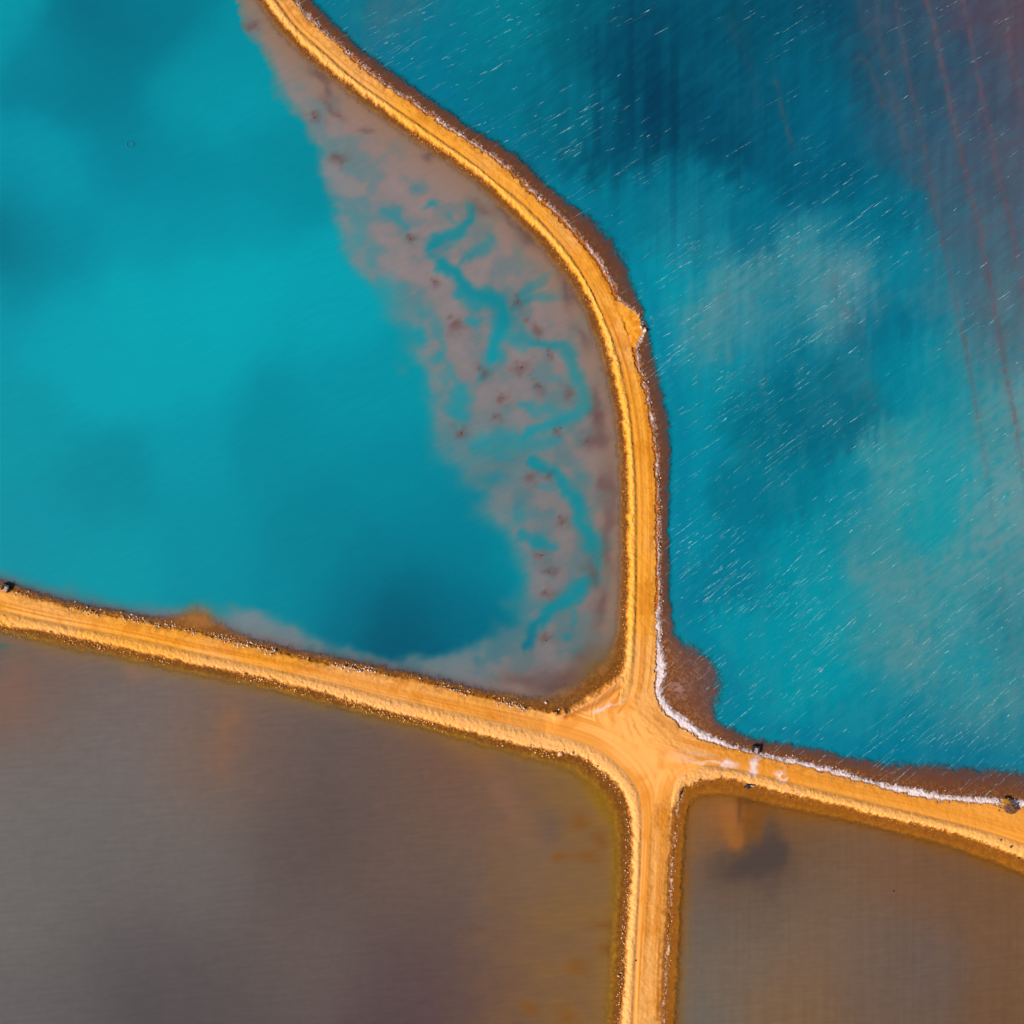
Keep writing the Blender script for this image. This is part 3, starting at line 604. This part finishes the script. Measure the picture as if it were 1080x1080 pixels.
# places where weed breaks the surface of the silted corner
CLUMPS = [(433,253),(458,297),(482,346),(546,318),(557,338),(567,351),(510,393),(549,388),(578,374),(567,408),(531,420),(523,440),(600,415),(589,453),(487,457),(578,503),(560,505),(622,468),(592,550),(570,586),(580,602),(577,628),(577,676),(332,124),(358,168),(268,27),(838,154)]

# ------------------------------------------------------------------ the four ponds
ws = 0.5; n = int(2*EXT/ws); g = np.arange(n+1)*ws-EXT
GX, GY = np.meshgrid(g, g); gx, gy = GX.ravel(), GY.ravel()
WF = fields(gx, gy); WD = depth_of(WF)
M_CALM = water_material('calm_turbid_water', 0.05, 0.10, 24, 3.2)
M_RIPPLE = water_material('wind_rippled_water', 0.085, 0.16, 36)
M_BROWNW = water_material('silty_brown_water', 0.085, 0.10, 5, 3.6)
gi = np.arange((n+1)*(n+1)).reshape(n+1, n+1)
GQ = np.stack([gi[:-1, :-1].ravel(), gi[:-1, 1:].ravel(), gi[1:, 1:].ravel(), gi[1:, :-1].ravel()], 1)
KT = dict(W=3.0, N=2.6, S=2.8, E=2.8)
for k, nm, m, lab in (('W', 'turquoise_pond', M_CALM, 'calm turquoise salt pond with a grey silted corner beside the curved road'),
                      ('N', 'rippled_pond', M_RIPPLE, 'deep teal salt pond streaked with wind foam, east of the curved road'),
                      ('S', 'grey_pond', M_BROWNW, 'large grey brown salt pond south of the west road'),
                      ('E', 'brown_pond', M_BROWNW, 'brown salt pond in the corner below the salt-edged east road')):
    ok = WF['in'+k] | (WF['d'+k] < 0.75)
    q = GQ[np.all(ok[GQ], 1)]; u, inv = np.unique(q, return_inverse=True)
    fu = {a: v[u] for a, v in WF.items()}
    dep = np.where(WF['in'+k][u], WD[u], 0.0)
    turb = 1-np.exp(-KT[k]*dep)
    if k == 'W':
        U, V = px(gx[u]), py(gy[u]); turb = np.maximum(turb, 0.0)
    c = alb(np.clip(pigment(k, gx[u], gy[u], fu), 0, 255))
    me = np_mesh(nm, np.stack([gx[u], gy[u], np.zeros(len(u))], 1), inv.reshape(q.shape), {'turbidity': np.clip(turb, 0.02, 1)}, {'pigment': c})
    tag(link_mesh(nm, me, m), lab, 'pond', kind='structure')

# ------------------------------------------------------------------ wind foam: thin broken lines on the rippled pond
M_FOAM, fn, fo = mat('wind_foam')
fp = fn.nodes.new('ShaderNodeBsdfPrincipled'); fp.inputs['Base Color'].default_value = (0.26, 0.42, 0.44, 1); fp.inputs['Roughness'].default_value = 0.8
fa = fn.nodes.new('ShaderNodeAttribute'); fa.attribute_name = 'cover'
ft = fn.nodes.new('ShaderNodeBsdfTransparent'); fm = fn.nodes.new('ShaderNodeMixShader')
fn.links.new(fa.outputs['Fac'], fm.inputs[0]); fn.links.new(ft.outputs[0], fm.inputs[1]); fn.links.new(fp.outputs[0], fm.inputs[2]); fn.links.new(fm.outputs[0], fo.inputs[0])
def foam(count, k, dens, name, label, lo, hi, cov):
    Vv = []; Fq = []; Cv = []
    made = 0
    while made < count:
        U, V = rng.uniform(-60, 1140), rng.uniform(-60, 1140)
        if rng.random() > dens(U, V)*(0.25+1.5*sstep(.35, .65, float(fbm(np.array(U/45.), np.array(V/45.), 500, 2)))): continue
        x, y = (U-540)*S, (540-V)*S
        if not inside(np.array([x]), np.array([y]), POLY[k])[0]: continue
        made += 1
        a = math.radians(np.interp(V+0.3*(U-540), [0, 400, 800], [28, 35, 40])+rng.normal(0, 2.5))
        L = np.clip(rng.lognormal(math.log(12), 0.75), 3, 55)*S; m = int(L/0.3)+4
        strength = (0.07+0.48*rng.random()**2.2)*cov; wd = rng.uniform(lo, hi); off = 0.; i0 = len(Vv)
        seed = rng.uniform(0, 999); sp = np.linspace(-L/2, L/2, m)
        prof = noise(sp*1.1+seed, sp*0+seed, 510); fine = noise(sp*4+seed, sp*0+seed, 511)
        for q, sv_ in enumerate(sp):
            off += rng.normal(0, .025); e = math.sin(math.pi*(q+.02)/(m-.96))**.6
            w_ = wd*e*(.4+1.1*fine[q])*(1.7 if (rng.random() < .05 and strength > .3) else 1)
            cx, cy = x+math.cos(a)*sv_-math.sin(a)*off, y+math.sin(a)*sv_+math.cos(a)*off
            for sg_ in (-1, 1): Vv.append((cx-math.sin(a)*w_/2*sg_, cy+math.cos(a)*w_/2*sg_, .006+.004*fine[q]))
            cvr = strength*max(0., min(1.5, (prof[q]-.25)*2.2))*(.5+fine[q])*(1.8 if rng.random() < .05 else 1); Cv += [cvr, cvr]
            if q: Fq.append((i0+2*q-2, i0+2*q-1, i0+2*q+1, i0+2*q))
    me = np_mesh(name, np.array(Vv), np.array(Fq), {'cover': np.clip(Cv, 0, 1)}, smooth=False)
    tag(link_mesh(name, me, M_FOAM), label, 'foam', kind='stuff')
def dN(U, V):
    v = 0.25
    v += 0.9*math.exp(-((U-960)/130)**2-((V-680)/130)**2)+0.5*math.exp(-((U-780)/150)**2-((V-620)/200)**2)+0.6*math.exp(-((U-860)/70)**2-((V-300)/60)**2)
    v += 0.45*math.exp(-((U-740)/80)**2-((V-320)/80)**2)+0.35*math.exp(-((U-420)/80)**2-((V-40)/60)**2)+.3*math.exp(-((U-600)/60)**2-((V-170)/50)**2)+.5*math.exp(-((U-720)/40)**2-((V-480)/260)**2)
    v -= 0.24*math.exp(-((U-760)/170)**2-((V-90)/90)**2)+.15*math.exp(-((U-1000)/90)**2-((V-100)/130)**2)
    return min(max(v, 0.03), 1)
foam(3600, 'N', dN, 'wind_foam', 'thin broken white foam lines drawn by wind across the rippled pond', 0.045, 0.085, 1.0)

# ------------------------------------------------------------------ stones
M_STONE = plain_material('pale_stone', tuple(alb((226,160,110))), tuple(alb((250,205,165))), 3.0)
M_STONE_O = plain_material('orange_stone', tuple(alb((226,140,50))), tuple(alb((255,190,110))), 3.0)
M_STONE_D = plain_material('dark_stone', tuple(alb((78,56,50))), tuple(alb((128,96,84))), 4.0)
M_SALTROCK = plain_material('salted_stone', tuple(alb((226,178,150))), tuple(alb((255,226,208))), 3.0)
def ico():
    t = (1+5**.5)/2
    v = np.array([(-1,t,0),(1,t,0),(-1,-t,0),(1,-t,0),(0,-1,t),(0,1,t),(0,-1,-t),(0,1,-t),(t,0,-1),(t,0,1),(-t,0,-1),(-t,0,1)], float); v /= np.linalg.norm(v[0])
    f = np.array([(0,11,5),(0,5,1),(0,1,7),(0,7,10),(0,10,11),(1,5,9),(5,11,4),(11,10,2),(10,7,6),(7,1,8),(3,9,4),(3,4,2),(3,2,6),(3,6,8),(3,8,9),(4,9,5),(2,4,11),(6,2,10),(8,6,7),(9,8,1)])
    return v, f
def ico2():
    v, f = ico(); v = list(map(tuple, v)); mid = {}; out = []
    def m(a, b):
        key = (min(a, b), max(a, b))
        if key not in mid:
            p = (np.array(v[a])+np.array(v[b]))/2; v.append(tuple(p/np.linalg.norm(p))); mid[key] = len(v)-1
        return mid[key]
    for a, b, c in f:
        ab, bc, ca = m(a, b), m(b, c), m(c, a); out += [(a, ab, ca), (b, bc, ab), (c, ca, bc), (ab, bc, ca)]
    return np.array(v), np.array(out)
I1, IF1 = ico(); I2, IF2 = ico2()
def rock_mesh(name, seed):
    r = np.random.default_rng(seed); v = I2.copy()
    for _ in range(7):
        d = r.normal(size=3); d /= np.linalg.norm(d); c = r.uniform(0.55, 0.85); p = v@d
        v = v-np.outer(np.maximum(p-c, 0)*0.9, d)
    v *= (1+r.normal(0, .04, (len(v), 1)))*np.array([1, r.uniform(.7, 1), r.uniform(.55, .8)])
    return np_mesh(name, v, IF2, smooth=False)
ROCKS = [rock_mesh('stone', i) for i in range(6)]
ROCKM = {}
def rock_variant(i, m):
    if (i, m.name) not in ROCKM:
        me = ROCKS[i].copy(); me.materials.append(m); ROCKM[(i, m.name)] = me
    return ROCKM[(i, m.name)]
def surf_z(x, y): return land_surface(np.atleast_1d(np.asarray(x, float)), np.atleast_1d(np.asarray(y, float)))[0]
def along(poly, spacing):
    seg = np.hypot(*np.diff(poly, axis=0).T); c = np.concatenate([[0], np.cumsum(seg)]); s = np.arange(0, c[-1], spacing)
    x = np.interp(s, c, poly[:, 0]); y = np.interp(s, c, poly[:, 1])
    x2 = np.interp(s+.5, c, poly[:, 0]); y2 = np.interp(s+.5, c, poly[:, 1]); tx, ty = x2-x, y2-y; l = np.hypot(tx, ty)+1e-9
    return x, y, -ty/l, tx/l
stones = []     # x, y, radius, material, stretch
def scatter(poly, spacing, spread, off, rlo, rhi, m, stretch, keep, prob=1.0):
    x, y, nx_, ny_ = along(poly, spacing)
    o = rng.normal(off, spread, len(x)); x = x+nx_*o+rng.normal(0, .2, len(x)); y = y+ny_*o+rng.normal(0, .2, len(x))
    cl = fbm(x*.15, y*.15, 400, 2)
    k = (np.abs(x) < 125) & (np.abs(y) < 125) & keep(px(x), py(y)) & (rng.random(len(x)) < prob*sstep(.25, .6, cl)*1.4)
    for a, b in zip(x[k], y[k]):
        r = rlo+(rhi-rlo)*rng.random()**3; stones.append((a, b, r, m, stretch))
scatter(shW, 0.16, 0.38, 0.25, 0.07, 0.3, M_SALTROCK, 'WN', lambda U, V: (V > 600) & (U < 590) & (U > 12), 0.75)
scatter(shW, 0.10, 0.45, 0.15, 0.06, 0.2, M_STONE, 'WN', lambda U, V: (V > 600) & (U < 590) & (U > 12), 0.5)
scatter(shW, 0.2, 0.3, 0.2, 0.06, 0.17, M_STONE_O, 'UW', lambda U, V: (V < 715) & (U > 200), 0.7)
scatter(shW, 0.5, 0.3, -0.5, 0.06, 0.15, M_STONE_O, 'UW', lambda U, V: (V < 715) & (U > 200), 0.5)
scatter(shS, 0.15, 0.5, -0.55, 0.07, 0.22, M_STONE_O, 'WS', lambda U, V: (V < 800) & (U < 600), 0.8)
scatter(shS, 0.5, 0.5, -.2, 0.09, 0.3, M_STONE, 'WS', lambda U, V: (V < 800) & (U < 600) & (U > 100), 0.5)
scatter(shS, 0.2, 0.4, -0.35, 0.07, 0.24, M_STONE, 'SS', lambda U, V: V > 805, 0.7)
scatter(shE, 0.25, 0.35, 0.0, 0.06, 0.17, M_STONE, 'SE', lambda U, V: (U < 722), 0.7)
scatter(shE, 0.3, 0.45, 0.0, 0.06, 0.18, M_STONE_D, 'EE', lambda U, V: (U > 740), 0.6)
scatter(shE, 0.25, 0.5, 0.3, 0.06, 0.16, M_STONE_O, 'EE', lambda U, V: (U > 735), 0.6)
scatter(shN, 0.22, 0.22, -0.1, 0.06, 0.18, M_SALTROCK, 'UN', lambda U, V: (V < 640), 0.4)
scatter(shN, 0.3, 0.35, 0.1, 0.06, 0.2, M_SALTROCK, 'EN', lambda U, V: (V > 640), 0.6)
scatter(shN, 0.25, 0.5, 0.9, 0.05, 0.14, M_STONE_D, 'EN', lambda U, V: (V > 640), 0.5)
stones.sort(key=lambda s: -s[2])
vis = [s for s in stones if abs(s[0]) < 106 and abs(s[1]) < 106]
big = vis[:150]; bigset = set(id(s) for s in big)
SL = dict(WN=('pale stone on the turquoise waterline of the west road', 'stones along the north edge of the west road'),
          UW=('small orange stone at the turquoise pond side of the curved road', 'stones along the west foot of the north road'),
          WS=('orange stone at the grey pond side of the west road', 'stones along the south foot of the west road'),
          SS=('pale stone at the grey pond side of the south road', 'stones along the west foot of the south road'),
          SE=('pale stone at the brown pond side of the south road', 'stones along the east foot of the south road'),
          EE=('stone at the brown pond side of the east road', 'stones along the south foot of the east road'),
          UN=('white stone on the rippled pond side of the curved road', 'stones along the east rim of the north road'),
          EN=('salted stone in the white crust by the rippled pond', 'stones in the white crust'))
def stone_label(sch, x, y):
    U, V = px(x), py(y)
    if sch in ('WN', 'WS'):
        q = ['at the left frame edge', 'left of the black gate\'s far bank', 'left of the mud mound', 'level with the mud mound', 'right of the mud mound', 'right of its middle', 'left of the junction', 'near the junction']
        q[1] = 'by the gate'; i = int(np.searchsorted([30, 100, 180, 235, 330, 450, 540], U))
    elif sch in ('UW', 'UN'):
        q = ['at the top frame edge', 'upper straight', 'where the bend begins', 'above the pull-out', 'beside the pull-out', 'below the pull-out', 'lower straight', 'near the junction']
        i = int(np.searchsorted([50, 130, 230, 300, 370, 470, 620], V))
    elif sch in ('SS', 'SE'):
        q = ['at the junction bend', 'just below the junction', 'at mid length', 'on the lower part', 'at the bottom frame edge']; i = int(np.searchsorted([850, 920, 980, 1045], V))
    else:
        q = ['at the junction', 'left of the gate', 'by the culvert', 'right of the gate', 'at mid length', 'near the rubble heap']; i = int(np.searchsorted([730, 775, 815, 890, 1000], U))
    return SL[sch][0]+', '+q[i]
bz = surf_z([s[0] for s in big], [s[1] for s in big])
for (x, y, r, m, sch), z in zip(big, bz):
    o = bpy.data.objects.new('stone', rock_variant(random.randrange(6), m)); C.objects.link(o)
    o.location = (x, y, max(z, -0.12)+r*.25); o.scale = (r, r*random.uniform(.8, 1.1), r); o.rotation_euler = (random.uniform(-.3, .3), random.uniform(-.3, .3), random.uniform(0, 6.28))
    tag(o, stone_label(sch, x, y), 'stone', SL[sch][1])
# pebbles too small and too many to count: one mesh per kind of stone
rest = [s for s in stones if id(s) not in bigset]
rz = surf_z([s[0] for s in rest], [s[1] for s in rest])
bym = {}
for s, z in zip(rest, rz): bym.setdefault(s[3].name, (s[3], []))[1].append((s, z))
for mn, (m, lst) in bym.items():
    Vs = []; Fs = []
    for i, (s, z) in enumerate(lst):
        v = I1*(1+rng.normal(0, .16, (12, 1)))*np.array([s[2]*rng.uniform(.8, 1.3), s[2], s[2]*.7]); a = rng.uniform(0, 6.28)
        R = np.array([(math.cos(a), -math.sin(a), 0), (math.sin(a), math.cos(a), 0), (0, 0, 1)])
        Vs.append(v@R.T+np.array([s[0], s[1], max(z, -.1)+s[2]*.2])); Fs.append(IF1+12*i)
    me = np_mesh('pebbles', np.vstack(Vs), np.vstack(Fs), smooth=False)
    tag(link_mesh('pebbles', me, m), 'scattered %s pebbles and clods along the road edges' % m.name.split('_')[0], 'pebbles', kind='stuff')

# boulders one can point to
BOULD = [(591,794.5,.62,M_STONE,'largest pale boulder in the cluster at the inner bend of the grey pond shore'),
         (603.5,794.2,.5,M_STONE,'pale boulder just right of the largest one at the grey pond bend'),
         (586,789.8,.36,M_STONE,'small pale boulder above the largest one at the grey pond bend'),
         (583.5,789.8,.27,M_STONE,'smallest pale boulder, left of the cluster at the grey pond bend'),
         (589.3,796,.42,M_STONE,'pale boulder half hidden below left of the largest one at the grey pond bend'),
         (562,786,.36,M_STONE,'lone pale boulder on the berm left of the boulder cluster'),
         (619.5,802,.42,M_STONE_O,'orange boulder on the berm right of the boulder cluster'),
         (629,807.5,.45,M_STONE_O,'flat orange boulder on the inner bend of the berm below the junction'),
         (378.5,740,.38,M_STONE,'lone pale boulder at the middle of the west road beside the grey pond'),
         (576,741,.36,M_SALTROCK,'lone salted boulder standing in the shallows by the silted corner'),
         (380,708,.42,M_SALTROCK,'white boulder among the stones at the middle of the west road north edge'),
         (290,686,.4,M_SALTROCK,'white boulder among the stones right of the brown mud mound'),
         (1055.5,886,.22,M_STONE_D,'dark stone on the berm of the east road near the frame edge'),
         (1066,893,.34,M_STONE_D,'dark lump on the berm of the east road left of the black stone'),
         (1074,905.5,.3,M_STONE_D,'blackish stone on the south berm edge at the far east end of the road'),
         (670.5,1013,.22,M_STONE_D,'small dark stone in the groove of the south road'),
         (773.5,820,.24,M_STONE_D,'small dark stone at the top of the brown pond bank left of the culvert'),
         (652.5,1029,.36,M_STONE,'lone pale boulder at the foot of the south road, lower part'),
         (680,348.5,.5,M_SALTROCK,'white salt boulder at the tip of the pull-out on the curved road'),
         (676,345,.4,M_SALTROCK,'white salt boulder just behind the tip of the road pull-out')]
bz = surf_z([(b[0]-540)*S for b in BOULD], [(540-b[1])*S for b in BOULD])
for i, ((U, V, r, m, lab), z) in enumerate(zip(BOULD, bz)):
    o = bpy.data.objects.new('boulder', rock_variant(i % 6, m)); C.objects.link(o)
    zz = max(z, -0.1); f_ = (H-zz)/H
    o.location = ((U-540)*S*f_, (540-V)*S*f_, zz+r*.35); o.scale = (r, r*.95, r*1.15); o.rotation_euler = (.1, .2, i*1.3)
    tag(o, lab, 'boulder')

# ------------------------------------------------------------------ weed clumps in the silted corner
M_WEED = plain_material('red_brown_weed', tuple(alb((84,52,50))), tuple(alb((124,84,80))), 5.0)
CL_LAB = ['uppermost left brown weed clump on the grey silt beside the teal channels', 'brown weed clump left of the upper bend of the main teal channel', 'brown weed clump left of the wide bend of the main teal channel',
 'brown weed clump right of the main teal channel, upper one', 'brown weed clump right of the main teal channel, middle one', 'brown weed clump right of the main teal channel, lowest one', 'brown weed clump at the left foot of the main teal channel',
 'dark speckled weed clump above the centre of the silted corner', 'thin weed clump along the top of the second teal channel', 'weed clump ringed by the loop of the second teal channel', 'largest dark red weed clump at the centre of the silted corner',
 'flat weed clump just below the largest red one', 'weed clump inside the right bend of the second teal channel', 'reddish weed clump below the loop of the second teal channel', 'weed clump at the left border of the silt near the open turquoise water',
 'small dark weed clump left of the start of the lower channel', 'faint weed clump beside the small dark one by the lower channel', 'weed clump near the dark shore band at mid height', 'weed clump inside the bend of the lower channel',
 'small weed clump left of the lower channel bend', 'brown weed clump above the round dark one at the lower channel', 'round dark weed clump left of the lower channel end', 'lowest weed clump near the bottom of the silted corner',
 'tiny weed clump on the narrow upper silt strip', 'faint reddish weed clump lower on the narrow silt strip', 'weed clump at the very top of the silt strip by the frame edge', 'lone reddish weed clump in the dark middle of the rippled pond']
for i, ((U, V), lab) in enumerate(zip(CLUMPS, CL_LAB)):
    R = {10: 1.5, 21: 1.5, 7: 1.1, 2: .8, 23: .6, 24: .8, 25: .9}.get(i, 1.0); m_ = 30; gq = np.linspace(-1, 1, m_)
    A, Bq = np.meshgrid(gq, gq); A, Bq = A.ravel(), Bq.ravel(); rr = np.hypot(A, Bq)
    hz = (fbm(A*R*2.6+i*7, Bq*R*2.6, 700+i, 3)-.5)*.5+(noise(A*R*5+i, Bq*R*5, 720+i)-.5)*.25-0.07-0.26*np.clip(rr-.15, 0, 2)
    Vs = [np.stack([A*R*1.15, Bq*R*.9, np.clip(hz, -.3, .09)], 1)]; ids = np.arange(m_*m_).reshape(m_, m_)
    Fs = [np.stack([ids[:-1, :-1].ravel(), ids[:-1, 1:].ravel(), ids[1:, 1:].ravel(), ids[1:, :-1].ravel()], 1)]
    o = link_mesh('weed_clump', np_mesh('weed_clump', np.vstack(Vs), np.vstack(Fs), smooth=False), M_WEED)
    o.location = ((U-540)*S, (540-V)*S, 0); tag(o, lab, 'weed clump', 'weed clumps in the ponds')

# ------------------------------------------------------------------ ring afloat on the turquoise pond
M_RING = plain_material('weedy_float', tuple(alb((4,104,124))), tuple(alb((14,120,138))), 6.0)
Vs = []; Fs = []; na, nb_ = 28, 8
for a in range(na):
    for b in range(nb_):
        A, Bb = a/na*2*math.pi, b/nb_*2*math.pi; rr = 0.78+0.16*math.cos(Bb); Vs.append((rr*math.cos(A), rr*.85*math.sin(A), 0.24*math.sin(Bb)*.5))
        Fs.append((a*nb_+b, ((a+1) % na)*nb_+b, ((a+1) % na)*nb_+(b+1) % nb_, a*nb_+(b+1) % nb_))
o = link_mesh('float_ring', np_mesh('float_ring', np.array(Vs), np.array(Fs)), M_RING); o.location = ((137.5-540)*S, (540-152.3)*S, -.04)
tag(o, 'small dark ring floating alone on the turquoise pond', 'float')

M_WOOD = plain_material('weathered_post', (0.02, 0.016, 0.012), (0.05, 0.04, 0.03), 8.0)
vp = []; fq = []
for j, (r_, z_) in enumerate(((.13, -1.4), (.13, .15), (.1, .25), (.03, .28))):
    for i in range(10): vp.append((r_*math.cos(i*.6283), r_*math.sin(i*.6283), z_))
    if j: fq += [((j-1)*10+i, (j-1)*10+(i+1) % 10, j*10+(i+1) % 10, j*10+i) for i in range(10)]
o = link_mesh('mooring_stake', np_mesh('mooring_stake', np.array(vp), np.array(fq), smooth=False), M_WOOD); o.location = ((942-540)*S, (540-940)*S, 0)
tag(o, 'short dark stake standing alone in the open brown pond', 'stake')

# ------------------------------------------------------------------ sluice gates, culvert, rubble
M_STEEL = plain_material('black_steel', (0.010, 0.010, 0.014), (0.028, 0.026, 0.03), 6.0, 0.6, 0.3)
M_CONC = plain_material('stained_concrete', tuple(alb((176,150,130))), tuple(alb((220,190,170))), 4.0)
M_GREY = plain_material('wet_floor', tuple(alb((170,138,128))), tuple(alb((204,170,158))), 4.0)
def box(name, size, loc, m, parent, bev=0.03, rot=(0, 0, 0)):
    x, y, z = [s/2 for s in size]; b = min(bev, min(size)*.3)
    import bmesh
    bm = bmesh.new(); bmesh.ops.create_cube(bm, size=1.0, matrix=None or __import__('mathutils').Matrix.Diagonal((size[0], size[1], size[2], 1)))
    bmesh.ops.bevel(bm, geom=bm.edges[:], offset=b, segments=1, affect='EDGES')
    me = bpy.data.meshes.new(name); bm.to_mesh(me); bm.free()
    o = link_mesh(name, me, m, parent); o.location = loc; o.rotation_euler = rot; return o
def cyl_mesh(name, r, h, seg=14, r_in=None):
    import bmesh
    bm = bmesh.new()
    if r_in is None:
        bmesh.ops.create_cone(bm, cap_ends=True, segments=seg, radius1=r, radius2=r, depth=h)
    else:
        rings = []
        for (rr, z) in ((r, -h/2), (r, h/2), (r_in, h/2), (r_in, -h/2)):
            rings.append([bm.verts.new((rr*math.cos(i/seg*6.28318), rr*math.sin(i/seg*6.28318), z)) for i in range(seg)])
        for a in range(4):
            for i in range(seg):
                bm.faces.new((rings[a][i], rings[a][(i+1) % seg], rings[(a+1) % 4][(i+1) % seg], rings[(a+1) % 4][i]))
    bmesh.ops.recalc_face_normals(bm, faces=bm.faces[:])
    me = bpy.data.meshes.new(name); bm.to_mesh(me); bm.free(); return me
def sluice(U, V, z, rot, label, sc=1.0):
    t = empty('sluice_gate', ((U-540)*S*(H-z)/H, (540-V)*S*(H-z)/H, z), rot); t.scale = (sc, sc, sc)
    box('back_wall', (1.5, .34, 1.0), (0, .62, .0), M_STEEL, t)
    box('side_wall', (.30, 1.05, .9), (-.62, -.08, .0), M_STEEL, t); box('side_wall', (.30, 1.25, .9), (.66, -.18, .0), M_STEEL, t)
    box('floor', (.98, 1.05, .5), (0.02, -.09, -.05), M_GREY, t)
    box('gate_plate', (.94, .07, .75), (.02, .40, .12), M_STEEL, t)
    s = link_mesh('lifting_spindle', cyl_mesh('lifting_spindle', .035, .5), M_STEEL, t); s.location = (0, .62, .7)
    wlo = link_mesh('handwheel', cyl_mesh('handwheel', .2, .04, 18, .15), M_STEEL, t); wlo.location = (0, .62, .95)
    tag(t, label, 'sluice gate', 'sluice gates'); return t
sluice(797, 790.3, 0.25, math.radians(-8), 'black three-sided sluice gate in the white crust north of the east road')
sluice(6.2, 620, 0.3, math.radians(-22), 'black sluice gate on the north edge of the west road at the frame edge')
t = empty('culvert_outlet', ((790-540)*S, (540-828.5)*S, 0.1), math.radians(-12))
box('head_wall', (.9, .3, .7), (.55, .18, .25), M_CONC, t); box('wing_wall', (.22, 1.0, .6), (.05, -.15, .15), M_STEEL, t)
box('wing_wall', (.22, .8, .5), (-.75, -.3, .0), M_STEEL, t, rot=(0, 0, -.5))
p_ = link_mesh('pipe', cyl_mesh('pipe', .36, 1.3, 16, .28), M_STEEL, t); p_.location = (-.3, .1, .1); p_.rotation_euler = (math.pi/2, 0, 0)
box('lintel', (.8, .35, .16), (-.3, .12, .58), M_STEEL, t)
tag(t, 'dark culvert mouth with a pale head wall on the bank of the brown pond', 'culvert')

rz_ = 0.85
t = empty('rubble_heap', ((1066.5-540)*S*(H-rz_)/H, (540-852.5)*S*(H-rz_)/H, rz_-.1), 0)
M_RUB = plain_material('dark_rubble', tuple(alb((84,54,34))), tuple(alb((140,96,66))), 3.0); M_RUBP = plain_material('purple_rubble', tuple(alb((108,70,54))), tuple(alb((150,108,88))), 3.0)
M_OCH = plain_material('ochre_soil', tuple(alb((160,104,20))), tuple(alb((206,140,44))), 2.5)
r = np.random.default_rng(55)
v = I2*(1+r.normal(0, .08, (len(I2), 1)))*np.array([1.35, 1.15, .6]); link_mesh('mound', np_mesh('mound', v, IF2), M_RUB, t)
v = I2*(1+r.normal(0, .08, (len(I2), 1)))*np.array([1.0, .8, .34])+np.array([-1.0, 1.15, .0]); link_mesh('soil_mound', np_mesh('soil_mound', v, IF2), M_OCH, t)
for i in range(58):
    a = r.uniform(0, 6.28); d = 1.35*math.sqrt(r.random()); x, y = d*math.cos(a)*1.05, d*math.sin(a)*.9; s = r.uniform(.1, .3)
    o = bpy.data.objects.new('stone', rock_variant(i % 6, M_RUBP if (r.random() < .5-.25*x) else M_RUB)); C.objects.link(o); o.parent = t
    o.location = (x, y, .62*math.sqrt(max(0, 1-(x/1.5)**2-(y/1.3)**2))+.02); o.scale = (s, s*r.uniform(.7, 1), s*1.1); o.rotation_euler = (r.uniform(-1, 1), r.uniform(-1, 1), r.uniform(0, 6))
for i in range(26):
    a = r.uniform(0, 6.28); d = .8*math.sqrt(r.random()); cx, cy = ((-2.6, .2) if i < 14 else (-1.0, 1.2)); s = r.uniform(.08, .22)
    x, y = cx+d*math.cos(a)*1.4, cy+d*math.sin(a)
    o = bpy.data.objects.new('clod', rock_variant(i % 6, M_OCH)); C.objects.link(o); o.parent = t
    o.location = (x, y, .12 if i < 14 else .5*max(0, 1-d)); o.scale = (s, s, s); o.rotation_euler = (r.uniform(-1, 1), r.uniform(-1, 1), r.uniform(0, 6))
t.scale = (1.05, 1.05, .45)
tag(t, 'dark rubble heap with an ochre soil mound, on the verge of the salt-edged east road', 'rubble heap')
